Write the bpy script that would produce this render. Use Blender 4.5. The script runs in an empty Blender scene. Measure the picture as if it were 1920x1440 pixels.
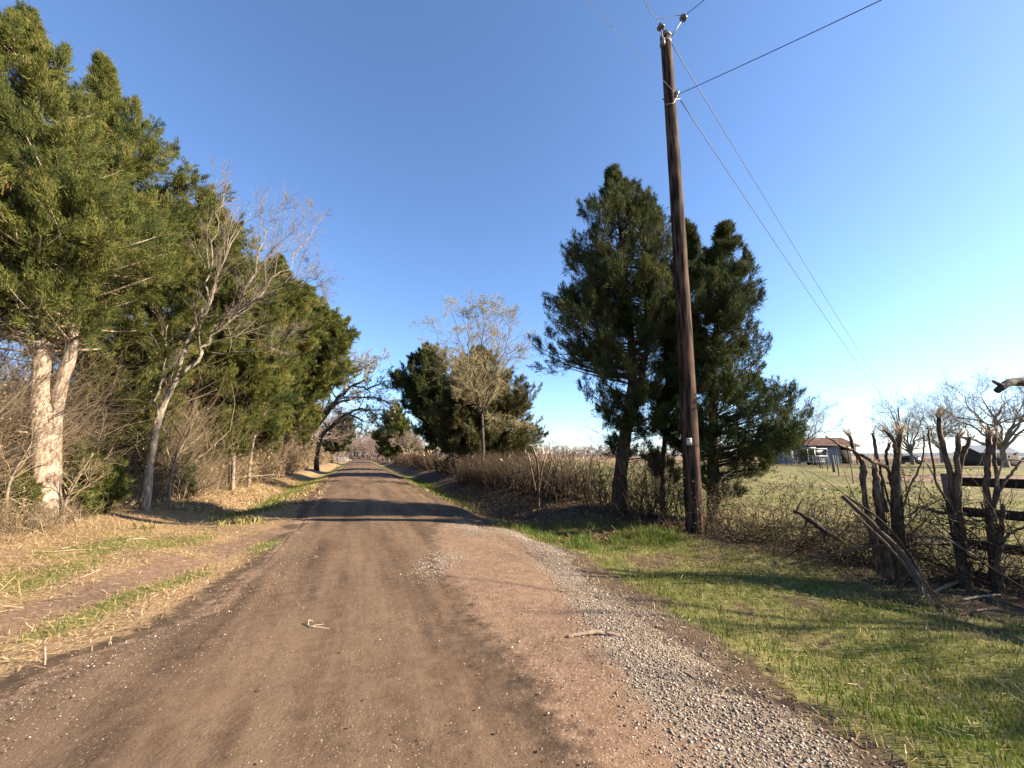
import bpy, math, numpy as np
from math import sin, cos, tan, atan, radians, degrees, pi

# ------------------------------------------------------------------ camera frame
FPX, CAMH, HOR = 760.0, 1.5, 855.0            # focal length and horizon row in photo pixels (1920 wide)
PIT = atan((HOR - 720) / FPX)
PSI = atan((960 - 675) / FPX * cos(PIT))      # the lane runs along +Y, the camera looks right of it
RV = np.array([cos(PSI), -sin(PSI), 0.0])     # horizontal right of the camera
GV = np.array([sin(PSI), cos(PSI), 0.0])      # horizontal forward
UP = np.array([0.0, 0.0, 1.0])
def ray(px, py):
    a = (px - 960) / FPX; b = (720 - py) / FPX
    fw = cos(PIT) - b * sin(PIT); up = sin(PIT) + b * cos(PIT)
    return a, fw, up
def W(px, py, D):                             # point seen at a photo pixel, D metres ahead
    a, fw, up = ray(px, py); t = D / fw
    return RV * a * t + GV * D + UP * (CAMH + up * t)
def sstep(a, b, x):
    t = np.clip((x - a) / (b - a), 0, 1); return t * t * (3 - 2 * t)
def hz(x, y):                                 # height of the ground
    x = np.asarray(x, float); y = np.asarray(y, float)
    crown = 0.05 * np.clip(1 - ((x - 0.55) / 2.1) ** 2, 0, 1)
    d = -1.2 - x; e = x - 2.5
    kl = sstep(9, 17, y); kr = sstep(6, 13, y)
    near = 1 - sstep(60, 140, np.abs(y) + np.abs(x) * 0.5)
    z = crown - 0.38 * kl * np.exp(-((d - 2.3) / 1.0) ** 2) + 0.22 * sstep(3.6, 6.0, d) * (0.3 + 0.7 * kl) * near
    z = z - 0.42 * kr * np.exp(-((e - 1.7) / 1.05) ** 2) - 0.1 * sstep(0.2, 1.4, e) * near * sstep(0, 3, 30 - y)
    z = z + 0.22 * kr * np.exp(-((e - 4.3) / 1.5) ** 2) * near - 0.18 * sstep(5.0, 8.0, e) * near
    off = 1 - np.clip(1 - np.abs(x - 0.6) / 2.4, 0, 1)
    z = z + off * near * 0.022 * (np.sin(x * 2.3 + y * 1.1) + np.sin(x * 1.3 - y * 2.7 + 1) + 0.6 * np.sin(x * 5.1 + y * 4.3))
    return z
def G(px, py, z=None):                        # where a photo pixel meets the ground
    a, fw, up = ray(px, py); zz = 0.0 if z is None else z
    for _ in range(6):
        t = (zz - CAMH) / up
        P = RV * a * t + GV * fw * t
        if z is None: zz = float(hz(P[0], P[1]))
    P[2] = zz
    return P
def depth(P): return float(np.dot(P, GV))
def lat_depth(px, lat):                       # depth at which the column px crosses a line parallel to the lane
    a, fw, up = ray(px, HOR); d = RV * a + GV * fw
    return fw * lat / d[0]

# ------------------------------------------------------------------ scene, world, sun, camera
S = bpy.context.scene; COL = S.collection
SUN_EL, SUN_AZ = radians(27), np.array([0.90, -0.44, 0.0])      # where the sun stands
SUN_AZ = SUN_AZ / np.linalg.norm(SUN_AZ)
world = bpy.data.worlds.new("World"); S.world = world; world.use_nodes = True
nt = world.node_tree; bg = nt.nodes["Background"]
sky = nt.nodes.new("ShaderNodeTexSky"); sky.sky_type = 'NISHITA'; sky.sun_disc = False
sky.sun_elevation = SUN_EL; sky.sun_rotation = math.atan2(SUN_AZ[0], SUN_AZ[1])
sky.altitude = 0; sky.air_density = 0.8; sky.dust_density = 0.4; sky.ozone_density = 4.5
nt.links.new(sky.outputs[0], bg.inputs[0]); bg.inputs[1].default_value = 0.082
sl = bpy.data.lights.new("sun", 'SUN'); sl.energy = 5.0; sl.angle = radians(0.5); sl.color = (1.0, 0.86, 0.68)
so = bpy.data.objects.new("sun", sl); COL.objects.link(so)
from mathutils import Vector, Matrix
sd = Vector((SUN_AZ[0] * cos(SUN_EL), SUN_AZ[1] * cos(SUN_EL), sin(SUN_EL)))
so.rotation_euler = (-sd).to_track_quat('-Z', 'Y').to_euler()
so.location = (30, -15, 30)
cam = bpy.data.cameras.new("camera"); co = bpy.data.objects.new("camera", cam); COL.objects.link(co)
cam.sensor_fit = 'HORIZONTAL'; cam.sensor_width = 36; cam.lens = 36 * FPX / 1920
cam.clip_start = 0.05; cam.clip_end = 20000
fwdv = GV * cos(PIT) + UP * sin(PIT); upv = UP * cos(PIT) - GV * sin(PIT)
co.matrix_world = Matrix(((RV[0], upv[0], -fwdv[0], 0), (RV[1], upv[1], -fwdv[1], 0), (RV[2], upv[2], -fwdv[2], CAMH), (0, 0, 0, 1)))
S.camera = co
S.view_settings.view_transform = 'Standard'; S.view_settings.look = 'None'
S.view_settings.exposure = 2.0; S.view_settings.gamma = 1
S.cycles.max_bounces = 6; S.cycles.diffuse_bounces = 3; S.cycles.glossy_bounces = 2
S.cycles.transmission_bounces = 3; S.cycles.transparent_max_bounces = 4
S.cycles.caustics_reflective = False; S.cycles.caustics_refractive = False

# ------------------------------------------------------------------ objects
def tag(o, label=None, cat=None, group=None, kind=None):
    if label: o["label"] = label
    if cat: o["category"] = cat
    if group: o["group"] = group
    if kind: o["kind"] = kind
    return o
def thing(name, label, cat, loc=(0, 0, 0), group=None):
    o = bpy.data.objects.new(name, None); COL.objects.link(o)
    o.location = Vector([float(v) for v in loc]); o.empty_display_size = 0.2
    return tag(o, label, cat, group)
def build(name, V, faces, mat, parent=None, tint=None, smooth=False, label=None, matidx=None, attrs=None):
    """one mesh object; faces is a list of (n,k) index arrays; V in world space, stored relative to the parent"""
    V = np.asarray(V, np.float64).reshape(-1, 3)
    q = parent
    while q is not None: V = V - np.array(q.location); q = q.parent
    me = bpy.data.meshes.new(name)
    faces = [np.asarray(f, np.int32) for f in faces if len(f)]
    nl = sum(f.size for f in faces); nf = sum(len(f) for f in faces)
    me.vertices.add(len(V)); me.vertices.foreach_set("co", V.astype(np.float32).ravel())
    me.loops.add(nl); me.loops.foreach_set("vertex_index", np.concatenate([f.ravel() for f in faces]))
    me.polygons.add(nf)
    tot = np.concatenate([np.full(len(f), f.shape[1], np.int32) for f in faces])
    me.polygons.foreach_set("loop_start", np.concatenate([[0], np.cumsum(tot)[:-1]]).astype(np.int32))
    me.polygons.foreach_set("loop_total", tot)
    if smooth: me.polygons.foreach_set("use_smooth", np.ones(nf, bool))
    mats = mat if isinstance(mat, (list, tuple)) else [mat]
    for m in mats: me.materials.append(m)
    if matidx is not None: me.polygons.foreach_set("material_index", np.asarray(matidx, np.int32))
    if tint is not None:
        at = me.attributes.new("tint", 'FLOAT', 'POINT'); at.data.foreach_set("value", np.asarray(tint, np.float32).ravel())
    for k, v in (attrs or {}).items():
        at = me.attributes.new(k, 'FLOAT', 'POINT'); at.data.foreach_set("value", np.asarray(v, np.float32).ravel())
    me.update(calc_edges=True)
    o = bpy.data.objects.new(name, me); COL.objects.link(o)
    if parent is not None: o.parent = parent
    if label: o["label"] = label
    return o
class MB:                                     # collects pieces for one mesh
    def __init__(s): s.V = []; s.F3 = []; s.F4 = []; s.t = []; s.n = 0
    def add(s, V, F3=None, F4=None, tint=0.5):
        V = np.asarray(V, float).reshape(-1, 3)
        if F3 is not None and len(F3): s.F3.append(np.asarray(F3) + s.n)
        if F4 is not None and len(F4): s.F4.append(np.asarray(F4) + s.n)
        s.V.append(V); s.t.append(np.broadcast_to(np.asarray(tint, float), (len(V),))); s.n += len(V)
        return s
    def build(s, name, mat, parent=None, smooth=False, label=None):
        if not s.V: return None
        f = []
        if s.F3: f.append(np.concatenate(s.F3))
        if s.F4: f.append(np.concatenate(s.F4))
        return build(name, np.concatenate(s.V), f, mat, parent, np.concatenate(s.t), smooth, label)
    def box(s, c, half, ax=None, tint=0.5):
        c = np.asarray(c, float); A = np.eye(3) if ax is None else np.asarray(ax, float)
        V = np.array([c + A[0] * half[0] * i + A[1] * half[1] * j + A[2] * half[2] * k for i in (-1, 1) for j in (-1, 1) for k in (-1, 1)])
        return s.add(V, None, [[0, 1, 3, 2], [4, 6, 7, 5], [0, 4, 5, 1], [2, 3, 7, 6], [0, 2, 6, 4], [1, 5, 7, 3]], tint)
    def tube(s, P, R, sides=8, tint=0.5, cap=True, bump=0.0, rng=None):
        P = np.asarray(P, float); R = np.broadcast_to(np.asarray(R, float), (len(P),))
        V, F = tubes(P[None], R[None], sides, bump, rng)
        F3 = None
        if cap:
            n = len(P); V = np.vstack([V, P[:1], P[-1:]])
            i = np.arange(sides); j = (i + 1) % sides
            F3 = np.vstack([np.stack([j, i, np.full(sides, n * sides)], 1),
                            np.stack([i + (n - 1) * sides, j + (n - 1) * sides, np.full(sides, n * sides + 1)], 1)])
        return s.add(V, F3, F, tint)
def nrm(v): return v / np.maximum(np.linalg.norm(v, axis=-1, keepdims=True), 1e-9)
def tubes(P, R, sides=4, bump=0.0, rng=None):
    """P (N,K,3), R (N,K) -> verts, quads"""
    N, K, _ = P.shape
    T = np.gradient(P, axis=1) if K > 2 else np.repeat(P[:, 1:] - P[:, :1], 2, 1)
    T = nrm(T)
    m = nrm(P[:, -1] - P[:, 0])
    ref = np.where(np.abs(m[:, 2:3]) > 0.8, np.array([[1.0, 0, 0]]), np.array([[0, 0, 1.0]]))[:, None, :]
    A = np.zeros_like(T); a = nrm(np.cross(T[:, 0], ref[:, 0])); bad = np.linalg.norm(np.cross(T[:, 0], ref[:, 0]), axis=1) < .2
    if bad.any(): a[bad] = nrm(np.cross(T[bad, 0], np.array([[.35, .9, .25]])))
    for k in range(K):                        # carry the frame along the line so that it never flips
        a = nrm(a - T[:, k] * np.sum(a * T[:, k], 1, keepdims=True)); A[:, k] = a
    B = np.cross(T, A)
    th = np.arange(sides) * 2 * pi / sides
    RR = R[:, :, None]
    if bump and rng is not None:
        RR = RR * (1 + bump * rng.standard_normal((N, K, sides)) + bump * 1.2 * rng.standard_normal((N, 1, sides)))
    V = P[:, :, None, :] + (RR * np.cos(th))[..., None] * A[:, :, None, :] + (RR * np.sin(th))[..., None] * B[:, :, None, :]
    b = (np.arange(N) * K * sides)[:, None, None]; k = (np.arange(K - 1) * sides)[None, :, None]
    i = np.arange(sides)[None, None, :]; j = (i + 1) % sides
    F = np.stack([b + k + i, b + k + j, b + k + sides + j, b + k + sides + i], -1).reshape(-1, 4)
    return V.reshape(-1, 3), F
def smoothline(P, n, R=None):                 # Catmull-Rom through the points
    P = np.asarray(P, float); m = len(P)
    Q = np.vstack([2 * P[0] - P[1], P, 2 * P[-1] - P[-2]])
    t = np.linspace(0, m - 1, n); i = np.minimum(t.astype(int), m - 2); u = (t - i)[:, None]
    p0, p1, p2, p3 = Q[i], Q[i + 1], Q[i + 2], Q[i + 3]
    C = 0.5 * (2 * p1 + (p2 - p0) * u + (2 * p0 - 5 * p1 + 4 * p2 - p3) * u ** 2 + (3 * p1 - p0 - 3 * p2 + p3) * u ** 3)
    if R is None: return C
    return C, np.interp(t, np.arange(m), np.asarray(R, float))

# ------------------------------------------------------------------ materials
def new_mat(name):
    m = bpy.data.materials.new(name); m.use_nodes = True
    n = m.node_tree.nodes; n.clear()
    out = n.new("ShaderNodeOutputMaterial")
    return m, m.node_tree, out
ALB = 0.76
def alb(c): return tuple(v * ALB for v in c)
class NB:
    def __init__(s, nt): s.nt = nt
    def n(s, t, **kw):
        d = s.nt.nodes.new(t)
        for k, v in kw.items(): setattr(d, k, v)
        return d
    def l(s, a, b): s.nt.links.new(a, b)
    def attr(s, name): return s.n("ShaderNodeAttribute", attribute_name=name).outputs["Fac"]
    def noise(s, vec, scale, detail=4, rough=0.55):
        d = s.n("ShaderNodeTexNoise"); d.inputs["Scale"].default_value = scale; d.inputs["Detail"].default_value = detail
        d.inputs["Roughness"].default_value = rough
        if vec is not None: s.l(vec, d.inputs["Vector"])
        return d.outputs["Fac"]
    def voro(s, vec, scale, feature='F1', out="Distance"):
        d = s.n("ShaderNodeTexVoronoi", feature=feature); d.inputs["Scale"].default_value = scale
        if vec is not None: s.l(vec, d.inputs["Vector"])
        return d.outputs[out]
    def ramp(s, fac, stops):
        d = s.n("ShaderNodeValToRGB"); e = d.color_ramp.elements
        while len(e) < len(stops): e.new(0.5)
        for el, (p, c) in zip(e, stops):
            el.position = p; el.color = alb(c) + (1,) if hasattr(c, "__len__") else (c, c, c, 1)
        s.l(fac, d.inputs["Fac"]); return d.outputs["Color"]
    def math(s, op, a, b=None, c=None, clamp=False):
        d = s.n("ShaderNodeMath", operation=op); d.use_clamp = clamp
        for i, v in enumerate((a, b, c)):
            if v is None: continue
            if isinstance(v, (int, float)): d.inputs[i].default_value = v
            else: s.l(v, d.inputs[i])
        return d.outputs[0]
    def mix(s, fac, a, b, blend='MIX'):
        d = s.n("ShaderNodeMix", data_type='RGBA', blend_type=blend)
        for i, v in ((0, fac), (6, a), (7, b)):
            if isinstance(v, (int, float)): d.inputs[i].default_value = v
            elif hasattr(v, "__len__"): d.inputs[i].default_value = alb(v) + (1,)
            else: s.l(v, d.inputs[i])
        return d.outputs[2]
    def mapr(s, v, a, b, c=0.0, d=1.0):
        n = s.n("ShaderNodeMapRange", interpolation_type='SMOOTHSTEP')
        s.l(v, n.inputs[0])
        for i, q in enumerate((a, b, c, d)): n.inputs[i + 1].default_value = q
        return n.outputs[0]
    def mapping(s, vec, scale, rot=(0, 0, 0)):
        d = s.n("ShaderNodeMapping"); d.inputs["Scale"].default_value = scale; d.inputs["Rotation"].default_value = rot
        s.l(vec, d.inputs["Vector"]); return d.outputs[0]
    def bump(s, h, strength, dist=0.02, normal=None):
        d = s.n("ShaderNodeBump"); d.inputs["Strength"].default_value = strength; d.inputs["Distance"].default_value = dist
        s.l(h, d.inputs["Height"])
        if normal is not None: s.l(normal, d.inputs["Normal"])
        return d.outputs[0]
    def bsdf(s, out, col, rough=0.8, spec=0.3, normal=None, metal=0.0, trans=0.0):
        d = s.n("ShaderNodeBsdfPrincipled")
        for k, v in (("Base Color", col), ("Roughness", rough)):
            if isinstance(v, (int, float)): d.inputs[k].default_value = v
            elif hasattr(v, "__len__"): d.inputs[k].default_value = tuple(v) + (1,)
            else: s.l(v, d.inputs[k])
        d.inputs["Specular IOR Level"].default_value = spec; d.inputs["Metallic"].default_value = metal
        if normal is not None: s.l(normal, d.inputs["Normal"])
        if trans:
            t = s.n("ShaderNodeBsdfTranslucent")
            if hasattr(col, "__len__"): t.inputs["Color"].default_value = tuple(col) + (1,)
            else: s.l(col, t.inputs["Color"])
            m = s.n("ShaderNodeMixShader"); m.inputs[0].default_value = trans
            s.l(d.outputs[0], m.inputs[1]); s.l(t.outputs[0], m.inputs[2]); s.l(m.outputs[0], out.inputs["Surface"])
        else: s.l(d.outputs[0], out.inputs["Surface"])
        return d
def tint_mat(name, stops, rough=0.7, spec=0.25, trans=0.0):     # colour from the per-leaf value
    m, t, out = new_mat(name); b = NB(t)
    b.bsdf(out, b.ramp(b.attr("tint"), stops), rough, spec, None, 0, trans); return m
def bark_mat(name, c1, c2, c3, zs=0.25, scale=14, strength=0.7, dist=0.03):
    m, t, out = new_mat(name); b = NB(t)
    p = b.n("ShaderNodeTexCoord").outputs["Object"]
    v = b.mapping(p, (1, 1, zs))
    n1 = b.noise(v, scale, 6, 0.65); n2 = b.noise(p, 2.2, 3); n3 = b.voro(v, scale * 0.9)
    h = b.math('ADD', b.math('MULTIPLY', n1, 0.7), b.math('MULTIPLY', n3, 0.5))
    c = b.ramp(h, [(0.25, c1), (0.5, c2), (0.72, c3)])
    c = b.mix(b.mapr(n2, 0.35, 0.7, 0.0, 0.45), c, c1)
    b.bsdf(out, c, 0.9, 0.15, b.bump(h, strength, dist)); return m
def plain(name, col, rough=0.6, spec=0.3, metal=0.0, var=0.25, scale=6.0, stretch=(1, 1, 1)):
    m, t, out = new_mat(name); b = NB(t)
    p = b.mapping(b.n("ShaderNodeTexCoord").outputs["Object"], stretch)
    n = b.noise(p, scale, 5, 0.6)
    lo = tuple(c * (1 - var) for c in col); hi = tuple(min(1, c * (1 + var)) for c in col)
    b.bsdf(out, b.ramp(n, [(0.3, lo), (0.7, hi)]), rough, spec, b.bump(n, 0.15, 0.01), metal); return m

def flat_mat(name, col, rough=.6, spec=.2, metal=0.0):
    m, t, out = new_mat(name); b = NB(t); v = b.noise(b.n("ShaderNodeTexCoord").outputs["Object"], 1.5, 2)
    b.bsdf(out, b.ramp(v, [(.3, tuple(c * .88 for c in col)), (.7, tuple(c * 1.1 for c in col))]), rough, spec, None, metal); return m
M_CEDAR = tint_mat("cedar_sprays", [(0.0, (.035, .050, .020)), (0.35, (.095, .112, .028)), (0.7, (.195, .190, .046)), (0.92, (.26, .235, .075)), (1.0, (.25, .125, .055))], 0.75, 0.08, 0.22)
M_CEDARD = tint_mat("dark_cedar_sprays", [(0.0, (.022, .034, .016)), (0.35, (.058, .076, .024)), (0.7, (.115, .125, .036)), (0.92, (.17, .16, .06)), (1.0, (.15, .10, .05))], 0.75, 0.08, 0.2)
M_CEDARO = tint_mat("olive_cedar_sprays", [(0.0, (.045, .048, .018)), (0.35, (.090, .085, .028)), (0.7, (.14, .12, .038)), (0.92, (.19, .15, .055)), (1.0, (.22, .13, .06))], 0.6, 0.25, 0.22)
M_TWIG = tint_mat("grey_twigs", [(0.0, (.09, .07, .055)), (0.5, (.20, .16, .125)), (1.0, (.36, .30, .23))], 0.85, 0.15)
M_TWIGPALE = tint_mat("pale_twigs", [(0.0, (.12, .095, .068)), (0.5, (.25, .20, .145)), (1.0, (.42, .35, .25))], 0.85, 0.15)
M_TWIGYEL = tint_mat("yellowish_twigs", [(0.0, (.12, .09, .05)), (0.5, (.27, .215, .115)), (1.0, (.42, .35, .20))], 0.85, 0.15)
M_TWIGDARK = tint_mat("dark_twigs", [(0.0, (.045, .034, .027)), (0.5, (.085, .065, .050)), (1.0, (.16, .12, .09))], 0.85, 0.15)
M_TWIGPINK = tint_mat("pinkish_twigs", [(0.0, (.13, .09, .075)), (0.5, (.25, .18, .15)), (1.0, (.40, .30, .24))], 0.85, 0.15)
M_BUD = tint_mat("spring_buds", [(0.0, (.19, .17, .075)), (0.5, (.34, .29, .14)), (1.0, (.48, .41, .24))], 0.7, 0.2, 0.3)
M_BRUSH = tint_mat("dry_brush", [(0.0, (.050, .036, .024)), (0.3, (.140, .102, .062)), (0.65, (.285, .212, .128)), (1.0, (.50, .39, .25))], 0.85, 0.15)
M_BRUSHD = tint_mat("dark_brush", [(0.0, (.026, .018, .013)), (0.5, (.062, .043, .028)), (1.0, (.17, .12, .072))], 0.85, 0.15)
M_LEAFDRY = tint_mat("dry_leaves", [(0.0, (.17, .105, .05)), (0.5, (.34, .235, .12)), (1.0, (.52, .40, .24))], 0.8, 0.15, 0.25)
M_GRASS = tint_mat("grass_blades", [(0.0, (.105, .165, .020)), (0.3, (.165, .190, .034)), (0.55, (.25, .235, .062)), (0.8, (.39, .32, .135)), (1.0, (.55, .43, .23))], 0.65, 0.25, 0.3)
M_STRAW = tint_mat("straw_litter", [(0.0, (.13, .075, .038)), (0.4, (.34, .225, .105)), (0.75, (.51, .365, .18)), (1.0, (.66, .52, .31))], 0.8, 0.15, 0.1)
M_STONE = tint_mat("gravel_stones", [(0.0, (.13, .09, .06)), (0.4, (.29, .22, .16)), (0.8, (.44, .36, .28)), (1.0, (.62, .54, .44))], 0.85, 0.2)
M_BARKPALE = bark_mat("peeling_pale_bark", (.075, .040, .030), (.30, .215, .152), (.50, .395, .29), 0.20, 19, 1.0, .04)
M_BARKCED = bark_mat("red_brown_bark", (.022, .013, .010), (.070, .042, .030), (.16, .105, .072), 0.12, 20, 1.0, .04)
M_BARKGREY = bark_mat("grey_bark", (.075, .055, .040), (.21, .165, .122), (.34, .275, .205), 0.3, 16, 0.7)
M_BARKLEAN = bark_mat("pale_grey_bark", (.085, .063, .046), (.255, .20, .148), (.41, .34, .255), 0.3, 16, 0.7)
M_BARKDARK = bark_mat("dark_oak_bark", (.025, .019, .016), (.060, .047, .038), (.115, .092, .073), 0.3, 12, 0.8)
M_BARKSTUMP = bark_mat("stump_bark", (.026, .017, .012), (.078, .051, .034), (.19, .125, .080), 0.25, 30, 0.9, 0.015)
M_SPLINTER = tint_mat("fresh_splinters", [(0.0, (.34, .17, .07)), (0.5, (.62, .42, .22)), (1.0, (.78, .63, .42))], 0.75, 0.2)
# ------------------------------------------------------------------ ground, road, field
rng = np.random.default_rng(11)
def vnoise(x, y, s, seed=0):                  # smooth value noise in numpy, 0..1
    x = np.asarray(x, float) * s; y = np.asarray(y, float) * s
    xi = np.floor(x).astype(np.int64); yi = np.floor(y).astype(np.int64); fx = x - xi; fy = y - yi
    fx = fx * fx * (3 - 2 * fx); fy = fy * fy * (3 - 2 * fy)
    def h(a, b):
        n = (a * 374761393 + b * 668265263 + seed * 1442695041) & 0x7fffffff
        n = ((n ^ (n >> 13)) * 1274126177) & 0x7fffffff
        return ((n ^ (n >> 16)) & 0xffff) / 65535.0
    return (h(xi, yi) * (1 - fx) + h(xi + 1, yi) * fx) * (1 - fy) + (h(xi, yi + 1) * (1 - fx) + h(xi + 1, yi + 1) * fx) * fy
def fbm(x, y, s, seed=0):
    return 0.55 * vnoise(x, y, s, seed) + 0.3 * vnoise(x, y, s * 2.3, seed + 5) + 0.15 * vnoise(x, y, s * 5.1, seed + 9)
def road_left(y):  return np.interp(y, [-5, 2.5, 3.6, 4.3, 4.9, 7, 10.4, 16.7, 32, 51, 120], [-2.3, -2.1, -1.90, -1.72, -1.20, -1.0, -0.92, -1.25, -1.65, -1.55, -1.5])
def road_right(y): return np.interp(y, [-5, 1, 3, 5, 7, 9.4, 12, 15.3, 31, 50, 120], [1.05, 1.0, 1.05, 0.95, 1.15, 1.6, 2.1, 2.35, 2.3, 2.25, 2.3])
def grav_line(y):  return np.interp(y, [-5, 1.74, 3.13, 4.9, 6.5, 7.8, 9.5], [1.5, 1.95, 2.25, 2.6, 2.95, 3.0, 2.8])
def masks(x, y):
    n1 = fbm(x, y, 0.9, 3); n2 = fbm(x, y, 0.35, 21); n3 = fbm(x, y, 2.6, 40)
    d = road_left(y) - x                       # distance outside the left edge
    wr = 0.12 + 0.45 * sstep(10.5, 7.5, y); asph = np.minimum(sstep(-0.12, 0.12, x - road_left(y) + 0.22 * (n3 - 0.5)), sstep(-wr, wr, road_right(y) - x + 0.5 * (n1 - 0.5) + 0.2 * (n3 - .5)))
    track_c = -1.15 - np.clip(10.8 - y, 0, 9) * 0.335
    track = np.exp(-((x - track_c) / (0.42 + 0.02 * np.clip(10 - y, 0, 9))) ** 2) * sstep(12.5, 9.5, y) * sstep(0.25, 0.5, n1 + 0.12)
    shoulder = sstep(0.5, 0.05, d) * (d > -0.1) * 0.8
    gl = grav_line(y)
    apron = sstep(-0.5, 0.7, x - road_right(y)) * sstep(0.35, -0.25, x - gl) * sstep(10.2, 8.6, y)
    dirt = np.clip(np.maximum.reduce([track, apron, shoulder * (0.5 + 0.5 * n1)]), 0, 1)
    grav = np.exp(-((x - gl + 0.02) / (0.34 + .22 * sstep(4, 1.5, y))) ** 2) * sstep(9.8, 8.2, y)
    tongue = np.exp(-((x - (1.0 + (y - 5.6) * 0.33)) / 0.42) ** 2 - ((y - 5.9) / 0.75) ** 2) * 0.8
    patch = np.exp(-((x - 2.3) / 0.6) ** 2 - ((y - 8.3) / 1.3) ** 2) * 0.85
    fan = sstep(0.1, 0.7, x - gl + 0.3) * sstep(1.0, 0.3, x - gl) * sstep(5.5, 3.2, y) * 0.6
    grav = np.clip(np.maximum.reduce([grav, tongue, patch, fan]) * (0.25 + 1.1 * n3), 0, 1)
    far_tracks = sstep(0.35, 0.05, np.minimum(np.abs(x - road_left(y)), np.abs(x - road_right(y)))) * sstep(9, 14, y)
    # green
    e = x - gl
    gr = sstep(0.15, 0.85, e + 0.5 * (n3 - 0.5)) * sstep(7.6, 5.6, x) * (0.1 + 0.85 * n1 + 0.55 * (n3 - .3)) * sstep(11, 7, y)
    strip = np.exp(-((x - 3.9) / 0.9) ** 2 - ((y - 8.0) / 2.6) ** 2)
    gr = np.maximum(gr, strip)
    ditch = np.exp(-((x - 3.9) / 0.8) ** 2) * sstep(11, 20, y) * (0.5 + 0.8 * n2)
    gl2 = np.exp(-((x + 3.0) / 0.95) ** 2) * sstep(10.5, 16, y) * np.clip(-.15 + 1.0 * n1 + .9 * n3, 0, 1.1)
    tuft = np.exp(-((x - track_c - 0.62) / 0.34) ** 2) * sstep(11, 9, y) * sstep(0.45, 0.62, .5 * n1 + .5 * n3) * 0.9
    tuft2 = sstep(0.0, 0.8, track_c - x - 0.4) * sstep(-5.6, -4.0, x) * sstep(0.40, 0.58, .45 * n1 + .55 * n3) * sstep(14, 9, y) * 0.8
    field = sstep(7.0, 8.2, x) * (0.35 + 0.55 * n2) * sstep(400, 60, np.abs(x) + np.abs(y))
    left_field = sstep(-12, -16, x) * 0.4
    green = np.clip(np.maximum.reduce([gr, ditch, gl2, tuft, tuft2, field, left_field]), 0, 1) * (1 - 0.9 * dirt) * (1 - 0.75 * grav)
    D = x * GV[0] + y * GV[1]; X = x * RV[0] + y * RV[1]
    drive = sstep(27, 30, D) * sstep(41, 36, D) * sstep(27, 31, X)
    dirt = np.maximum(dirt, drive * 0.9)
    green = green * (1 - drive)
    straw = np.clip(sstep(0.2, 0.8, d) * sstep(-7.5, -6, x) * (0.15 + 0.75 * n1 + .55 * n3), 0, 1) * (1 - track * 0.6)
    sr = sstep(4.3, 5.2, x) * sstep(8, 7, x) * sstep(5, 9, y) * 0.12
    goldfield = sstep(9, 16, x) * sstep(28, 55, y - 0.35 * x) * 0.95
    straw = np.clip(np.maximum.reduce([straw, sr, goldfield, far_tracks * 0.35]), 0, 1)
    return dict(asph=asph, dirt=dirt, grav=grav, green=green, straw=straw)

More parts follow.
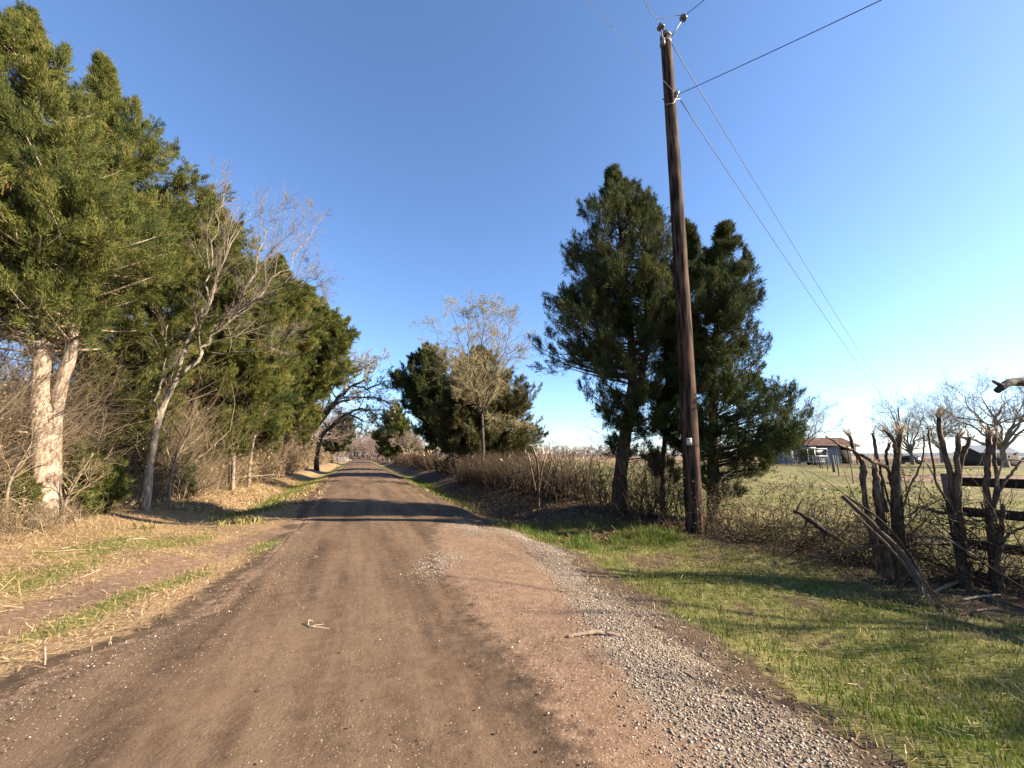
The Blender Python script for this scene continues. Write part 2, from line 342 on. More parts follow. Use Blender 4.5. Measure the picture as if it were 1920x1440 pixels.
def earth_mat():
    m, t, out = new_mat("lane_and_verge_earth"); b = NB(t)
    p = b.n("ShaderNodeTexCoord").outputs["Object"]
    fine = b.noise(p, 55, 5, 0.7); mid = b.noise(p, 9, 5, 0.65); big = b.noise(p, 0.8, 4, 0.6); vfine = b.noise(p, 160, 3, 0.7)
    straw_n = b.noise(b.mapping(p, (1, 0.35, 1), (0, 0, 0.5)), 46, 4, 0.7)
    soil = b.ramp(mid, [(0.3, (.060, .040, .026)), (0.7, (.15, .100, .062))])
    straw = b.ramp(straw_n, [(0.30, (.125, .075, .040)), (0.5, (.31, .205, .110)), (0.72, (.50, .365, .21))])
    huge = b.noise(p, 0.16, 5, 0.65)
    gfar = b.ramp(b.math('ADD', b.math('MULTIPLY', fine, .3), b.math('ADD', b.math('MULTIPLY', big, .3), b.math('MULTIPLY', huge, .4))), [(0.36, (.095, .110, .026)), (0.5, (.19, .180, .055)), (0.6, (.36, .28, .125))])
    dirt = b.ramp(b.math('ADD', b.math('MULTIPLY', fine, 0.5), b.math('MULTIPLY', mid, 0.5)), [(0.3, (.115, .066, .040)), (0.5, (.235, .147, .093)), (0.7, (.36, .242, .158))])
    vc = b.n("ShaderNodeTexVoronoi"); vc.inputs["Scale"].default_value = 115; b.l(p, vc.inputs["Vector"])
    gcol = b.ramp(b.n("ShaderNodeSeparateColor").outputs[0], [(0, .2), (1, .5)])
    sep = b.n("ShaderNodeSeparateColor"); b.l(vc.outputs["Color"], sep.inputs[0])
    gcol = b.ramp(sep.outputs[0], [(0.0, (.10, .07, .048)), (0.45, (.235, .18, .13)), (1.0, (.43, .36, .27))])
    gcol = b.mix(b.mapr(vc.outputs["Distance"], 0.5, 0.85), gcol, (.11, .075, .05))
    # asphalt: dusty brown chip-seal, wheel paths along Y
    st = b.noise(b.mapping(p, (1, 0.09, 1)), 2.3, 5, 0.6)
    st2 = b.noise(b.mapping(p, (1, 0.02, 1)), 11, 3, 0.6)
    acol = b.ramp(b.math('ADD', b.math('MULTIPLY', st, 0.60), b.math('ADD', b.math('MULTIPLY', st2, 0.12), b.math('MULTIPLY', mid, 0.33))), [(0.41, (.068, .043, .027)), (0.5, (.138, .086, .052)), (0.59, (.205, .134, .082))])
    acol = b.mix(b.mapr(big, 0.45, 0.75, 0, 0.5), acol, (.175, .114, .071))
    acol = b.mix(b.math('MULTIPLY', b.mapr(fine, 0.35, 0.75, 0, 1), 0.30), acol, (.24, .168, .108))
    acol = b.mix(b.math('MULTIPLY', b.mapr(vfine, 0.55, 0.30, 0, 1), 0.40), acol, (.034, .023, .016))
    vs = b.n("ShaderNodeTexVoronoi"); vs.inputs["Scale"].default_value = 55; b.l(p, vs.inputs["Vector"])
    sep2 = b.n("ShaderNodeSeparateColor"); b.l(vs.outputs["Color"], sep2.inputs[0])
    chip = b.math('MULTIPLY', b.mapr(vs.outputs["Distance"], 0.34, 0.22), b.mapr(sep2.outputs[0], 0.74, 0.78))
    chipmask = b.mapr(b.noise(p, 0.7, 3), 0.38, 0.62)
    acol = b.mix(b.math('MULTIPLY', chip, chipmask), acol, (.36, .29, .21))
    def cover(base, name, col, k=0.9, nz=None, lo=0.35, hi=0.62):
        f = b.math('ADD', b.attr(name), b.math('MULTIPLY', b.math('SUBTRACT', nz, 0.5), k))
        return b.mix(b.mapr(f, lo, hi), base, col)
    c = cover(soil, "straw", straw, 1.0, mid, 0.2, 0.55)
    c = cover(c, "green", gfar, 1.1, mid, 0.35, 0.7)
    dchip = b.math('MULTIPLY', b.mapr(vs.outputs["Distance"], 0.40, 0.26), b.mapr(sep2.outputs[1], 0.62, 0.68))
    dirt = b.mix(b.math('MULTIPLY', dchip, .8), dirt, (.46, .36, .26))
    dirt = b.mix(b.math('MULTIPLY', b.mapr(vfine, 0.5, 0.3, 0, 1), 0.5), dirt, (.05, .032, .021))
    c = cover(c, "dirt", dirt, 0.8, mid, 0.3, 0.65)
    c = cover(c, "asph", acol, 0.7, mid, 0.35, 0.6)
    c = cover(c, "grav", gcol, 1.7, b.math('ADD', b.math('MULTIPLY', mid, .55), b.math('MULTIPLY', fine, .45)), 0.36, 0.62)
    h = b.math('ADD', b.math('MULTIPLY', fine, 0.6), b.math('ADD', b.math('MULTIPLY', vfine, 0.25), b.math('MULTIPLY', mid, 0.6)))
    b.bsdf(out, c, 0.93, 0.12, b.bump(h, 0.55, 0.025)); return m
M_EARTH = earth_mat()
def axis(segs):
    a = []
    for lo, hi, st in segs: a.append(np.arange(lo, hi, st))
    return np.unique(np.round(np.concatenate(a + [[segs[-1][1]]]), 4))
def sheet(name, X, Y, dz, cut=None):
    gx, gy = np.meshgrid(X, Y, indexing='ij'); x = gx.ravel(); y = gy.ravel()
    z = hz(x, y) + (dz(x, y) if callable(dz) else dz)
    ny = len(Y); i = np.arange(len(X) - 1)[:, None] * ny; j = np.arange(ny - 1)[None, :]
    F = np.stack([i + j, i + ny + j, i + ny + j + 1, i + j + 1], -1).reshape(-1, 4)
    o = build(name, np.stack([x, y, z], 1), [F], M_EARTH, None, None, True, attrs=masks(x, y)); o["kind"] = "structure"; return o
gX = axis([(-4000, -400, 600), (-400, -60, 30), (-60, -12, 3), (-12, -7, .5), (-7, 9, .11), (9, 16, .5), (16, 60, 3), (60, 420, 30), (420, 4000, 600)])
gY = axis([(-300, -30, 30), (-30, 0, 3), (0, 15, .13), (15, 32, .4), (32, 80, 1.5), (80, 260, 6), (260, 900, 60), (900, 6000, 600)])
def under_road(x, y): return -0.05 * sstep(-0.0, 0.35, np.minimum(x - (road_left(y) - 0.25), np.maximum(road_right(y), 2.5) + 0.1 - x)) * sstep(236, 228, y)
sheet("ground", gX, gY, under_road)
# the lane itself: a sheet 4 mm proud of the ground at its edges
rs = np.linspace(0, 1, 46); rY = axis([(-6, 0, .5), (0, 15, .11), (15, 32, .25), (32, 80, .5), (80, 226, 5)])
u, yy = np.meshgrid(rs, rY, indexing='ij'); u = u.ravel(); yy = yy.ravel()
lo_, hi_ = road_left(yy) - 0.16, np.maximum(road_right(yy), 2.5) - 0.02
xx = lo_ + (hi_ - lo_) * u
zz = hz(xx, yy) + 0.004 + 0.010 * np.clip(np.minimum(u, 1 - u) * 18, 0, 1)
ny = len(rY); i = np.arange(len(rs) - 1)[:, None] * ny; j = np.arange(ny - 1)[None, :]
F = np.stack([i + j, i + ny + j, i + ny + j + 1, i + j + 1], -1).reshape(-1, 4)
ro = build("road", np.stack([xx, yy, zz], 1), [F], M_EARTH, None, None, True, attrs=masks(xx, yy)); ro["kind"] = "structure"

def gz(x, y):                                 # top of whatever sheet lies here
    a = road_left(y) - 0.16; c = np.maximum(road_right(y), 2.5) - 0.02; u = (x - a) / (c - a)
    return hz(x, y) + np.where((u > 0) & (u < 1), 0.004 + 0.010 * np.clip(np.minimum(u, 1 - u) * 18, 0, 1), under_road(x, y) * .8)
# ---- grass blades (stuff)
def blades(x, y, z, h, w, rng, lean=0.45, tint=0.3):
    n = len(x); az = rng.uniform(0, 2 * pi, n); la = rng.uniform(0, 2 * pi, n); ln = lean * rng.uniform(0.2, 1.3, n)
    s = np.stack([np.cos(az), np.sin(az), np.zeros(n)], 1) * (w * 0.5)[:, None]
    b = np.stack([x, y, z], 1); d = np.stack([np.cos(la), np.sin(la), np.zeros(n)], 1)
    m = b + UP * (h * 0.55)[:, None] + d * (h * ln * 0.3)[:, None]
    tp = b + UP * (h * (1 - 0.35 * np.clip(ln, 0, 1)))[:, None] + d * (h * ln)[:, None]
    V = np.stack([b - s, b + s, m - s * 0.8, m + s * 0.8, tp], 1).reshape(-1, 3)
    o = np.arange(n)[:, None] * 5
    return V, o + np.array([[2, 3, 4]]), o + np.array([[0, 1, 3, 2]]), np.repeat(np.broadcast_to(tint, (n,)), 5)
def scatter(n, x0, x1, y0, y1, key, rng, power=1.0):
    x = rng.uniform(x0, x1, n); y = y0 + (y1 - y0) * rng.random(n) ** power
    k = masks(x, y); keep = rng.random(n) < key(k, x, y); return x[keep], y[keep], {a: b[keep] for a, b in k.items()}
GM = MB()
def gkey(k, x, y): return np.clip(k["green"] * 1.2 - 0.22, 0, 1) * (1 - sstep(0.25, 0.55, k["asph"]))
for (n, x0, x1, y0, y1, hs, ws, pw) in ((150000, 1.6, 7.4, 0.9, 11, .046, .0062, 1.15), (26000, 2.6, 6.0, 6.3, 10.5, .13, .008, 1.0), (52000, -6.5, -1.0, 2.5, 13, .045, .0065, 1.1),
                                (70000, -5, 7, 11, 34, .12, .026, 1.5), (90000, 7, 26, 1, 26, .045, .014, 1.2)):
    x, y, k = scatter(n, x0, x1, y0, y1, gkey, rng, pw)
    cl = fbm(x, y, 3.2, 77)
    h = hs * (0.35 + 1.5 * cl) * rng.uniform(0.5, 1.35, len(x)); w = ws * rng.uniform(0.6, 1.4, len(x))
    dry = np.clip(0.42 + 0.9 * (0.62 - k["green"]) + 0.9 * (fbm(x, y, 1.1, 31) - 0.5) + rng.normal(0, 0.13, len(x)), 0, 1)
    if x0 == 7: dry = np.clip(dry + .12, 0, 1)
    if hs == .13: dry *= 0.62; h *= sstep(0.35, 0.6, cl) * 0.9 + 0.25
    GM.add(*blades(x, y, gz(x, y), h, w, rng, 0.55, dry))
x, y, k = scatter(6000, -7.0, -4.0, 5, 22, lambda k, x, y: np.clip((fbm(x, y, 1.3, 52) - .45) * 5, 0, 1) * k["straw"] * sstep(-4.0, -5.4, x), rng, 1.0)
GM.add(*blades(x, y, gz(x, y), .11 * rng.uniform(.3, 1.4, len(x)), .007 * rng.uniform(.6, 1.5, len(x)), rng, .8, np.clip(rng.normal(.86, .12, len(x)), 0, 1)))
GM.build("grass", M_GRASS)["kind"] = "stuff"
# ---- straw, mown stalks and wood chips lying flat (stuff)
def flakes(x, y, z, L, w, rng, tilt=0.25):
    n = len(x); az = rng.uniform(0, 2 * pi, n); pt = rng.normal(0, tilt, n)
    d = np.stack([np.cos(az) * np.cos(pt), np.sin(az) * np.cos(pt), np.sin(pt)], 1) * (L * 0.5)[:, None]
    s = np.stack([-np.sin(az), np.cos(az), rng.normal(0, 0.3, n)], 1) * (w * 0.5)[:, None]
    c = np.stack([x, y, z + 0.008 + np.abs(np.sin(pt)) * L * 0.5], 1)
    V = np.stack([c - d - s, c - d + s, c + d + s * 0.7, c + d - s * 0.7], 1).reshape(-1, 3)
    return V, None, np.arange(n)[:, None] * 4 + np.array([[0, 1, 2, 3]])
LM = MB()
def lkey(k, x, y): return np.clip(k["straw"] * 1.1 + 0.6 * (x > 3.5), 0, 1) * (1 - k["asph"]) * (1 - 0.6 * k["dirt"])
for (n, x0, x1, y0, y1, Ls, ws, pw, rel) in ((100000, -7.6, -1.3, 2.5, 15, .048, .0046, 1.0, 1), (1500, -7.4, -2.6, 5, 15, .18, .007, 1.0, 1), (26000, -7, -1.2, 15, 34, .13, .02, 1.3, 1), (26000, 2.4, 7.5, 7, 24, .12, .018, 1.2, .8)):
    x, y, k = scatter(n, x0, x1, y0, y1, lkey, rng, pw)
    L = Ls * rng.uniform(0.4, 1.8, len(x)); w = ws * rng.uniform(0.5, 1.5, len(x))
    V, _, F = flakes(x, y, gz(x, y), L, w, rng, 0.3)
    LM.add(V, None, F, np.repeat(np.clip(rng.normal(0.5 if x0 < 0 else .16, 0.24 if x0 < 0 else .2, len(x)), 0, 1), 4))
# thin scatter over the right verge grass and on the dirt
x = rng.uniform(2.2, 7.2, 9000); y = 0.9 + 10 * rng.random(9000)
V, _, F = flakes(x, y, gz(x, y) + 0.02, .05 * rng.uniform(.4, 1.7, 9000), .0035 * rng.uniform(.6, 1.5, 9000), rng, 0.4)
LM.add(V, None, F, np.repeat(np.clip(rng.normal(0.55, 0.25, 9000), 0, 1), 4))
LM.build("straw_litter", M_STRAW)["kind"] = "stuff"
# ---- loose gravel (stuff)
def stones(x, y, z, r, rng, tint):
    n = len(x); base = np.array([[1, 0, 0], [-1, 0, 0], [0, 1, 0], [0, -1, 0], [0, 0, 1], [0, 0, -1.0]])
    J = base[None] * rng.uniform(0.55, 1.25, (n, 6, 1)) + rng.normal(0, 0.16, (n, 6, 3)); J[:, :, 2] *= 0.62
    a = rng.uniform(0, 2 * pi, n); c, s = np.cos(a)[:, None], np.sin(a)[:, None]
    X = J[:, :, 0] * c - J[:, :, 1] * s; Y = J[:, :, 0] * s + J[:, :, 1] * c
    V = np.stack([X, Y, J[:, :, 2]], -1) * r[:, None, None] + np.stack([x, y, z + r * 0.25], 1)[:, None]
    f = np.array([[0, 2, 4], [2, 1, 4], [1, 3, 4], [3, 0, 4], [2, 0, 5], [1, 2, 5], [3, 1, 5], [0, 3, 5]])
    return V.reshape(-1, 3), (np.arange(n)[:, None, None] * 6 + f).reshape(-1, 3), None, np.repeat(tint, 6)
SM = MB()
x, y, k = scatter(190000, 0.2, 4.2, 0.9, 10, lambda k, x, y: np.clip(k["grav"] * 1.05 - 0.16, 0, 1), rng, 1.2)
SM.add(*stones(x, y, gz(x, y), np.minimum(rng.gamma(2.6, .0018, len(x)) + .0025, .013), rng, np.clip(rng.normal(0.56, .26, len(x)), 0, 1)))
x = rng.uniform(.6, 3.2, 16000); y = 0.9 + 8 * rng.random(16000) ** 1.5; keep = rng.random(16000) < np.clip(masks(x, y)['dirt'] * 1.4 * fbm(x, y, 1.7, 61), 0, 1); x, y = x[keep], y[keep]
SM.add(*stones(x, y, gz(x, y) + .008, np.minimum(rng.gamma(2.0, .0014, len(x)) + .002, .010), rng, np.clip(rng.normal(0.5, .25, len(x)), 0, 1)))
x = rng.uniform(-2.2, 3.0, 9000); y = 0.9 + 9 * rng.random(9000) ** 1.4; keep = rng.random(9000) < np.clip(fbm(x, y, .8, 8) * 1.6 - .45, .06, 1); x, y = x[keep], y[keep]
SM.add(*stones(x, y, gz(x, y) + .012, rng.gamma(2.0, .0011, len(x)) + .002, rng, np.clip(rng.normal(0.40, .25, len(x)), 0, 1)))
yl = rng.uniform(2.5, 9, 2600); xl = road_left(yl) + rng.normal(0.05, 0.22, 2600)
SM.add(*stones(xl, yl, gz(xl, yl) + .008, rng.gamma(2.2, .0011, 2600) + .002, rng, np.clip(rng.normal(0.42, .25, 2600), 0, 1)))
SM.build("gravel", M_STONE)["kind"] = "stuff"
# ------------------------------------------------------------------ trees
def leafblades(c, d, l, w, rng):
    n = len(c); s = nrm(np.cross(d, rng.standard_normal((n, 3)))) * (w * 0.5)[:, None]
    V = np.stack([c - s, c + s, c + d * l[:, None]], 1).reshape(-1, 3)
    return V, np.arange(n * 3).reshape(-1, 3)
def cedar(name, label, group, D, rows, trunks, seed, mat, bark, npri=150, npl=26, nbl=26, ll=.11, lw=.034, plume=.5, maxd=4.0, zcut=None, tr_sides=12, dead=0.0, fill=0.4, dtw=0, leaders=(), thin=1.0):
    """rows: (py, pxL, pxAxis, pxR) from the top down at depth D; trunks: list of ([world points], [radii])"""
    rg = np.random.default_rng(seed); npri = int(npri * 1.7); npl = npl / 1.45
    A, rL, rR = [], [], []
    for py, l, a, r in rows:
        P = W(a, py, D); A.append(P); rL.append(max(.05, (W(a, py, D) - W(l, py, D)) @ RV)); rR.append(max(.05, (W(r, py, D) - P) @ RV))
    A = np.array(A)[::-1]; rL = np.array(rL)[::-1]; rR = np.array(rR)[::-1]; Z = A[:, 2]
    base = np.array(trunks[0][0][0], float)
    t = thing(name, label, 'tree', base, group)
    tm = MB()
    for k, (P, R) in enumerate(trunks):
        C, RR = smoothline(P, 18, R); tm.tube(C, RR, tr_sides, 0.5, True, 0.055, rg)
    tm.build("trunk", bark, t, True)
    # branches
    zg = np.linspace(Z[0], Z[-1], 200); rm = np.interp(zg, Z, (rL + rR) / 2)
    pw = rm + 0.25; cdf = np.cumsum(pw) / pw.sum()
    z = np.interp(rg.random(npri), cdf, zg)
    z[:max(6, npri // 14)] = Z[-1] - np.abs(rg.normal(0, .06, max(6, npri // 14))) * (Z[-1] - Z[0])
    ph = rg.uniform(0, 2 * pi, npri)
    def radius(z, ph):
        l = np.interp(z, Z, rL); r = np.interp(z, Z, rR); c = np.cos(ph); k = (1 + c) / 2
        side = l * (1 - k) + r * k; dp = np.minimum(0.9 * (l + r) / 2, maxd)
        return np.sqrt((side * c) ** 2 + (dp * np.sin(ph)) ** 2)
    lump = .62 + .66 * vnoise(ph * 1.3 + seed, z * .95, 1.0, seed)
    R = radius(z, ph) * np.clip(lump, .64, 1.2) * np.where(rg.random(npri) < fill, rg.uniform(.42, .82, npri), rg.uniform(.92, 1.16, npri))
    R = np.maximum(R - .36 * plume * np.clip(R * 2, 0, 1), .03)
    ax = np.stack([np.interp(z, Z, A[:, i]) for i in range(3)], 1)
    dr = np.cos(ph)[:, None] * RV + np.sin(ph)[:, None] * GV
    T = ax + dr * R[:, None]
    zf = (z - Z[0]) / (Z[-1] - Z[0]); z0 = np.clip(z - R * (rg.uniform(-.05, .35, npri) + .55 * zf), Z[0] - 0.3, None)
    mt = trunks[min(len(trunks) - 1, 1)][0] if len(trunks) > 1 else trunks[0][0]
    tis = [int(i) for i in rg.integers(0, len(trunks), npri)]; tis = [i if trunks[i][0][0][2] < zz < trunks[i][0][-1][2] else 0 for i, zz in zip(tis, z0)]
    tp = [np.array(trunks[i][0]) for i in tis]
    ox = np.array([[np.interp(zz, q[:, 2], q[:, 0]), np.interp(zz, q[:, 2], q[:, 1])] for zz, q in zip(z0, tp)])
    O = np.concatenate([ox, z0[:, None]], 1)
    C1 = O + (T - O) * 0.5; C1[:, 2] = O[:, 2] + (T - O)[:, 2] * 0.25
    C1 += rg.normal(0, .07, (npri, 3)) * R[:, None]
    u = np.linspace(0, 1, 7)[None, :, None]
    P = (1 - u) ** 2 * O[:, None] + 2 * u * (1 - u) * C1[:, None] + u ** 2 * T[:, None]
    br = (.010 + .013 * R)[:, None] * np.linspace(1, .18, 7)[None, :]
    lm = MB(); V, F = tubes(P, br, 5); lm.add(V, None, F, .5)
    # bare dead twigs low inside
    lm.build("limbs", bark, t, True)
    if dtw:                                   # bare dead twigs on the shaded lower stem
        q = np.array(trunks[0][0]); zz = rg.uniform(base[2] + .25 * (Z[0] - base[2]), Z[0] + .35 * (Z[-1] - Z[0]), dtw); a = rg.uniform(0, 2 * pi, dtw)
        P0 = np.stack([np.interp(zz, q[:, 2], q[:, 0]), np.interp(zz, q[:, 2], q[:, 1]), zz], 1); LL = rg.uniform(.5, 1.0, dtw) * max(.8, np.mean(rL) * .8)
        Q, QR = grow(P0, np.stack([np.cos(a), np.sin(a), rg.uniform(-.1, .4, dtw)], 1), LL, LL * .008, 6, .14, .02, rg, .3)
        dm = MB(); V, F = tubes(Q, QR, 4); dm.add(V, None, F, np.repeat(rg.random(dtw), 24))
        for n_, lr_ in ((7, .42), (4, .5)):
            B_, d_, l_, r_ = kids(Q, QR, LL, n_, .2, 1, .8, lr_, .6, rg); Q, QR = grow(B_, d_, l_, np.maximum(r_, D * .00022), 4, .18, 0, rg, .4); LL = l_
            V, F = tubes(Q, QR, 3); dm.add(V, None, F, np.repeat(rg.random(len(Q)), 12))
        dm.build("dead_twigs", M_TWIGDARK, t)
    # secondary sprigs and their plumes
    Lp = np.linalg.norm(np.diff(P, axis=1), axis=2).sum(1)
    nk = 6; B_, d_, l_, r_ = kids(P, br, Lp, nk, .28, 1.0, .72, .42, .55, rg, .12)
    l_ = np.clip(l_, .07, .75 * plume / .5); keep = rg.random(len(l_)) < np.clip(thin + (1.15 - thin) * np.repeat((z - Z[0]) / (Z[-1] - Z[0]), nk) * 1.6, 0, 1)
    B_, d_, l_, r_ = B_[keep], d_[keep], l_[keep], r_[keep]
    Q, QR = grow(B_, d_, l_, np.maximum(r_, .003), 5, .13, .07, rg, .3); V, F = tubes(Q, QR, 3); lm2 = MB(); lm2.add(V, None, F, .5); lm2.build("branchlets", bark, t)["kind"] = "stuff"
    cnt = np.maximum(2, rg.poisson(npl * 1.9 * l_ / np.mean(l_) / nk)).astype(int); qi = np.repeat(np.arange(len(Q)), cnt); n = len(qi)
    tt = rg.random(n) ** .8; f = tt * 4; i0 = np.minimum(f.astype(int), 3); fu = (f - i0)[:, None]
    B = Q[qi, i0] * (1 - fu) + Q[qi, i0 + 1] * fu; tg = nrm(Q[qi, i0 + 1] - Q[qi, i0])
    B = B + rg.standard_normal((n, 3)) * (.035 + .10 * l_[qi] * (1 - tt))[:, None]
    pd = nrm(tg * .7 + rg.standard_normal((n, 3)) * .38 + UP * .22)
    top_ = np.clip(.35 + 3.0 * (Z[-1] - B[:, 2]) / (Z[-1] - Z[0]), .35, 1)
    pl = plume * .62 * (1.15 - .5 * tt) * rg.uniform(.55, 1.35, n) * top_
    idx = np.repeat(np.arange(npri), nk)[keep][qi]
    nf = 9; kf = np.tile(np.arange(nf) / nf, npri); fi = np.repeat(np.arange(npri), nf)   # each bough ends in an upswept feather
    te = nrm(P[:, -1] - P[:, -2]); fsz = plume * .95 * np.clip(.18 + R * .75, .15, 1.25) * rg.uniform(.5, 1.6, npri)
    fd = nrm(te * .55 + UP * .6 + rg.normal(0, .16, (npri, 3)))
    B = np.vstack([B, T[fi] + fd[fi] * (fsz[fi] * 1.0 * (kf - .25))[:, None]]); pd = np.vstack([pd, nrm(fd[fi] + rg.normal(0, .26, (len(fi), 3)))])
    pl = np.concatenate([pl, fsz[fi] * (.42 - .30 * kf)]); idx = np.concatenate([idx, fi]); n += len(fi)
    for (lx, ly, ln_, lr_) in leaders:        # feathery upright tips
        tip = W(lx, ly, D + rg.uniform(-.3, .3)); lr_ *= .6; ql = int(38 * ln_ / plume); q = rg.random(ql) ** .8
        an = rg.uniform(0, 2 * pi, ql); o_ = np.cos(an)[:, None] * RV + np.sin(an)[:, None] * GV
        B = np.vstack([B, tip - UP * (ln_ * q + .03)[:, None] + o_ * (lr_ * q * rg.uniform(.1, .8, ql))[:, None]])
        pd = np.vstack([pd, nrm(o_ * .38 + UP * 1.0 + rg.normal(0, .12, (ql, 3)))]); pl = np.concatenate([pl, plume * .42 * (.3 + q)]); n += ql
    pt_ = rg.normal(0, .11, npri); jt = np.clip(rg.normal(.42, .15, n) + np.concatenate([pt_[idx], np.zeros(n - len(idx))]), 0, .9)
    isdead = rg.random(n) < dead
    jt[isdead] = 0.97
    nbl = int(nbl * 1.35); m = np.repeat(np.arange(n), nbl); k = len(m)
    s = rg.random(k)
    bd = nrm(pd[m] + rg.standard_normal((k, 3)) * .30 + UP * .10)
    c = B[m] + pd[m] * (pl[m] * s)[:, None] + rg.standard_normal((k, 3)) * (.050 * plume / .5 * (1.15 - s))[:, None]
    L = ll * 1.0 * rg.uniform(.6, 1.4, k) * (1.1 - .4 * s); w = lw * .42 * rg.uniform(.7, 1.3, k)
    if zcut is not None:
        kp = c[:, 2] > zcut; c, bd, L, w, m = c[kp], bd[kp], L[kp], w[kp], m[kp]
    V, F = leafblades(c, bd, L, w, rg)
    tint = np.repeat(np.clip(jt[m] + rg.normal(0, .10, len(m)), 0, 1), 3)
    build("crown", V, [F], mat, t, tint)
    return t
def grow(P0, D0, L, R0, K, wander, trop, rg, R1=0.3, bend=None):
    n = len(P0); P = np.zeros((n, K, 3)); P[:, 0] = P0; d = nrm(D0.copy())
    for k in range(1, K):
        d = d + rg.standard_normal((n, 3)) * wander + UP * trop
        if bend is not None: d = d + bend
        d = nrm(d); P[:, k] = P[:, k - 1] + d * (L / (K - 1))[:, None]
    return P, R0[:, None] * np.linspace(1, R1, K)[None]
def kids(P, R, L, n, t0, t1, ang, lr, rr, rg, up=0.0):
    N, K, _ = P.shape; idx = np.repeat(np.arange(N), n); M = len(idx)
    t = t0 + (t1 - t0) * rg.random(M); f = t * (K - 1); i = np.minimum(f.astype(int), K - 2); u = (f - i)[:, None]
    B = P[idx, i] * (1 - u) + P[idx, i + 1] * u; tg = nrm(P[idx, i + 1] - P[idx, i])
    side = nrm(np.cross(tg, rg.standard_normal((M, 3)))); a = rg.normal(ang, .22, M)[:, None]
    d = nrm(tg * np.cos(a) + side * np.sin(a) + UP * up)
    r = (R[idx, i] * (1 - u[:, 0]) + R[idx, i + 1] * u[:, 0]) * rr
    l = L[idx] * lr * rg.uniform(.55, 1.3, M) * (1.15 - .55 * t)
    return B, d, l, r
def bare(name, label, group, limbs, seed, bark, twig, levels=((7, .55, .55, .6), (6, .5, .5, .55), (5, .5, .55, .6)), wander=.16, trop=.06, sides=10, minr=.004, buds=None, nbud=0, budsize=.08, cat='tree', ang=.75, trunkbump=.05, bend=None, base=None, t0=.25, t_name="trunk"):
    """limbs: list of (points, radii) hand-laid; twigs grow from all but the first by levels (n, length ratio, radius ratio)"""
    rg = np.random.default_rng(seed)
    t = thing(name, label, cat, limbs[0][0][0] if base is None else base, group)
    tm = MB(); LP, LR, LL = [], [], []
    for k, (P, R) in enumerate(limbs):
        C, RR = smoothline(P, 14, R)
        if k: C[2:-1] += rg.normal(0, .012, (11, 3)) * np.linalg.norm(C[-1] - C[0])
        tm.tube(C, RR, sides if k == 0 else max(5, sides - 3), .5, True, trunkbump if k == 0 else trunkbump * .6, rg)
        if k or len(limbs) == 1: LP.append(C); LR.append(RR); LL.append(np.linalg.norm(np.diff(C, axis=0), axis=1).sum())
    tm.build(t_name, bark, t, True)
    P, R, L = np.array(LP), np.array(LR), np.array(LL)
    cm = MB()
    for q, (n, lr, rr, tv) in enumerate(levels):
        B, d, l, r = kids(P, R, L, n, t0, 1.0, ang, lr, rr, rg, trop)
        r = np.maximum(r, minr)
        K = 6 if q == 0 else 5 if q == 1 else 4
        P, R = grow(B, d, l, r, K, wander, trop, rg, .35, bend); L = l
        V, F = tubes(P, R, 5 if q == 0 else 4 if q == 1 else 3); N = len(P)
        cm.add(V, None, F, np.repeat(np.clip(rg.normal(tv, .16, N), 0, 1), V.shape[0] // N))
    cm.build("branches", twig, t)
    if buds is not None and nbud:
        N = len(P); idx = rg.integers(0, N, nbud); k = rg.integers(1, P.shape[1], nbud)
        c = P[idx, k] + rg.normal(0, budsize * .4, (nbud, 3)); dd = nrm(rg.standard_normal((nbud, 3)) + UP * .3)
        V, F = leafblades(c, dd, budsize * rg.uniform(.5, 1.3, nbud), budsize * .5 * rg.uniform(.6, 1.3, nbud), rg)
        build("buds", V, [F], buds, t, np.repeat(rg.random(nbud), 3))
    return t
def dome(base, H, Wd, th, r, nl, seed, lean=(0, 0), flat=.5, low=.25):
    """limb polylines for an open-grown tree: trunk of height th, nl limbs reaching a dome"""
    rg = np.random.default_rng(seed); base = np.array(base, float); ln = np.array([lean[0], lean[1], 0.0])
    top = base + UP * th + ln * th * .5
    L = [([base - UP * .15, base + UP * th * .5 + ln * th * .2, top], [r * 1.25, r * .95, r * .85])]
    for k in range(nl):
        a = 2 * pi * (k + rg.uniform(-.3, .3)) / nl * 2.4; v = low + (1 - low) * ((k + .5) / nl) ** .9
        rad = Wd * .5 * math.sqrt(max(.04, 1 - (v * .93) ** 2.2)) * rg.uniform(.8, 1.05)
        T = base + np.array([cos(a) * rad, sin(a) * rad, th * .8 + (H - th * .8) * v]) + ln * H
        s = base + (top - base) * rg.uniform(.75, 1.0)
        m1 = s + (T - s) * .35 + UP * (H * .06) + rg.normal(0, .04, 3) * H; m2 = s + (T - s) * .7 + UP * (H * .05) + rg.normal(0, .05, 3) * H
        L.append(([s, m1, m2, T], [r * .55, r * .36, r * .2, r * .07]))
    return L
def wl(pts, D, R):                            # polyline from photo pixels at depth(s) D
    Ds = np.broadcast_to(D, (len(pts),)); return [W(x, y, d) for (x, y), d in zip(pts, Ds)], list(R)
# ------------------------------------------------------------------ placing the trees
def base_at(px, D, sink=0.12):
    py = HOR + 20
    for _ in range(12):
        P = W(px, py, D); g = float(hz(P[0], P[1])); py += (P[2] - g) * FPX / D
    P[2] = g - sink; return P
def trunk_px(pts, D, R, base_px=None):
    P, R = wl(pts, D, R); P[0] = base_at(pts[0][0], D if np.isscalar(D) else D[0]); return P, R

